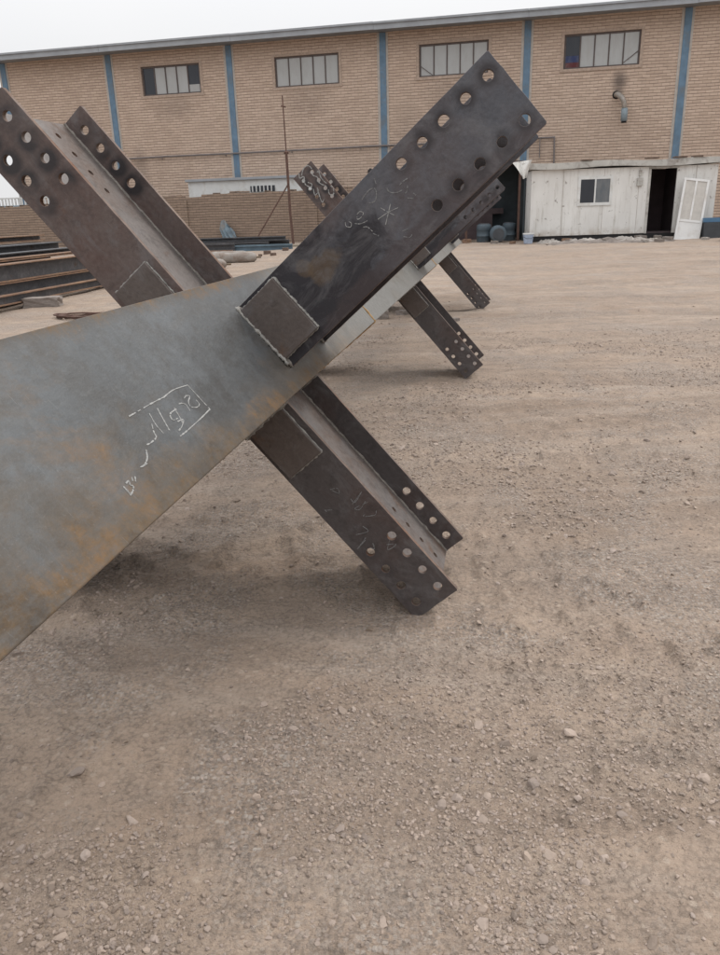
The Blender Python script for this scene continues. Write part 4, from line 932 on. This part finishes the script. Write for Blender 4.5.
# open shelter between wall and hut
sl = thing('open_shelter', 'dark open-fronted lean-to shelter between the hut and the low wall', 'shelter', sp(1.9, 1.2, .1), SY)
mb = MB(); mb.box(0, 4.2, 1.9, 1.96, 0, 2.75); mb.box(0, .06, .0, 1.898, 0, 2.75); mb.box(4.14, 4.2, .0, 1.898, 0, 2.75); mb.build('shelter_wall', M['inside_teal'], sl)
mb = MB(); mb.box(-.1, 4.2, -.1, 2.1, 2.752, 2.84); mb.build('roof', M['inside'], sl)
for x in (.1, 2.1, 3.95):
    mb = MB(); mb.box(x, x+.08, .02, .10, 0, 2.75); mb.build('post', M['rusty'], sl)
mb = MB(); mb.box(.5, 3.9, 1.3, 1.85, .0, .5); mb.box(1.4, 3.2, 1.35, 1.85, .501, 1.1); mb.box(2.0, 3.6, 1.4, 1.8, 1.101, 1.3); mb.build('shelf', M['inside'], sl)
M['barrel'] = simple('faded_blue_barrel', (.06, .085, .105), .6, .2, 4, .1, 0, (.10, .09, .085))
def barrel(x, y, lab, r=.24, h=.62, lie=False):
    p = sp(x, y); z = G(p.x, p.y); t = thing('barrel', lab, 'barrel', (p.x, p.y, z), SY)
    k = lambda *a: [(q[0], q[1], q[2]) for q in a]
    mb = MB()
    if lie: mb.tube([(0, -.3, r), (0, -.28, r), (0, 0, r), (0, .3, r)], [r*.9, r, r*1.04, r], 20)
    else: mb.tube([(0, 0, 0), (0, 0, .03), (0, 0, h*.33), (0, 0, h*.34), (0, 0, h*.36), (0, 0, h*.66), (0, 0, h*.68), (0, 0, h-.04), (0, 0, h)], [r*.95, r, r, r*1.05, r, r, r*1.05, r, r*.92], 20)
    mb.build('barrel_body', M['barrel'], t, smooth=True)
    mb = MB(); 
    if lie: mb.tube([(0, -.301, r), (0, -.32, r)], [r*.7, r*.68], 16)
    else: mb.tube([(0, 0, h), (0, 0, h+.03)], [r*.8, r*.75], 16)
    mb.build('lid', M['darkbox'], t); return t
barrel(4.62, .7, 'grey-green barrel at the left in the dark shelter mouth', .25, .60)
barrel(5.08, .45, 'blue barrel lying on its side in front of the dark shelter', .28, .6, True)
barrel(5.6, 1.5, 'dark blue barrel deep in the shelter beside the hut', .24, .62)
# bucket
p = sp(6.0, -.55); z = G(p.x, p.y)
bk = thing('bucket', 'pale blue and white bucket on the ground at the hut corner', 'bucket', (p.x, p.y, z), SY)
M['bucket'] = simple('pale_blue_plastic', (.36, .43, .55), .5, .15, 12)
mb = MB(); mb.tube([(0, 0, 0), (0, 0, .30)], [.14, .18], 18, caps=False); mb.tube([(0, 0, .0), (0, 0, .03)], .14, 18); mb.build('bucket_body', M['bucket'], bk, smooth=True)
mb = MB(); mb.tube([(0, 0, .30), (0, 0, .34)], [.19, .19], 18); mb.build('lid', M['white'], bk)
mb = MB(); mb.tube([(-.19, 0, .3), (-.2, -.1, .24), (-.08, -.2, .17), (.08, -.2, .17), (.2, -.1, .24), (.19, 0, .3)], .008, 6); mb.build('handle', M['darkbox'], bk)
# small stone pile / clods near the 2nd stub
for i, (x, y, s1) in enumerate(((.35, 10.9, .24), (.7, 11.5, .16), (1.35, 10.4, .10))):
    lump('earth_clod', M['concrete'], (s1, s1*.8, s1*.55), (x, y, G(x, y)+s1*.15), i, 60+i, ['largest earth lump under the far column end', 'earth lump just behind the largest one under the column', 'smallest earth lump under the far column end'][i], 'clod', 'earth lumps under the column')

clut = random.Random(21)
where = ['left of the bucket', 'beside the lying barrel', 'in the shelter mouth', 'under the hut window', 'below the hut doorway', 'at the foot of the hut skid', 'before the dark grey box', 'right of the crumpled heaps']
spots = [(5.5, -.4), (4.9, -.3), (4.0, .2), (7.3, -.45), (9.6, -1.5), (6.6, -.35), (11.5, -1.5), (10.0, -1.7)]
for (x, y), wd in zip(spots, where):
    p = sp(x, y); s1 = clut.uniform(.16, .34)
    lump('scrap_piece', M[clut.choice(['timber', 'concrete', 'plastic', 'bar_rust'])], (s1, s1*clut.uniform(.4, .8), s1*clut.uniform(.3, .6)), (p.x, p.y, G(p.x, p.y)+.04), clut.uniform(0, 3), clut.randint(0, 999),
         'small scrap piece lying '+wd, 'scrap', 'scrap pieces along the foot of the hut')
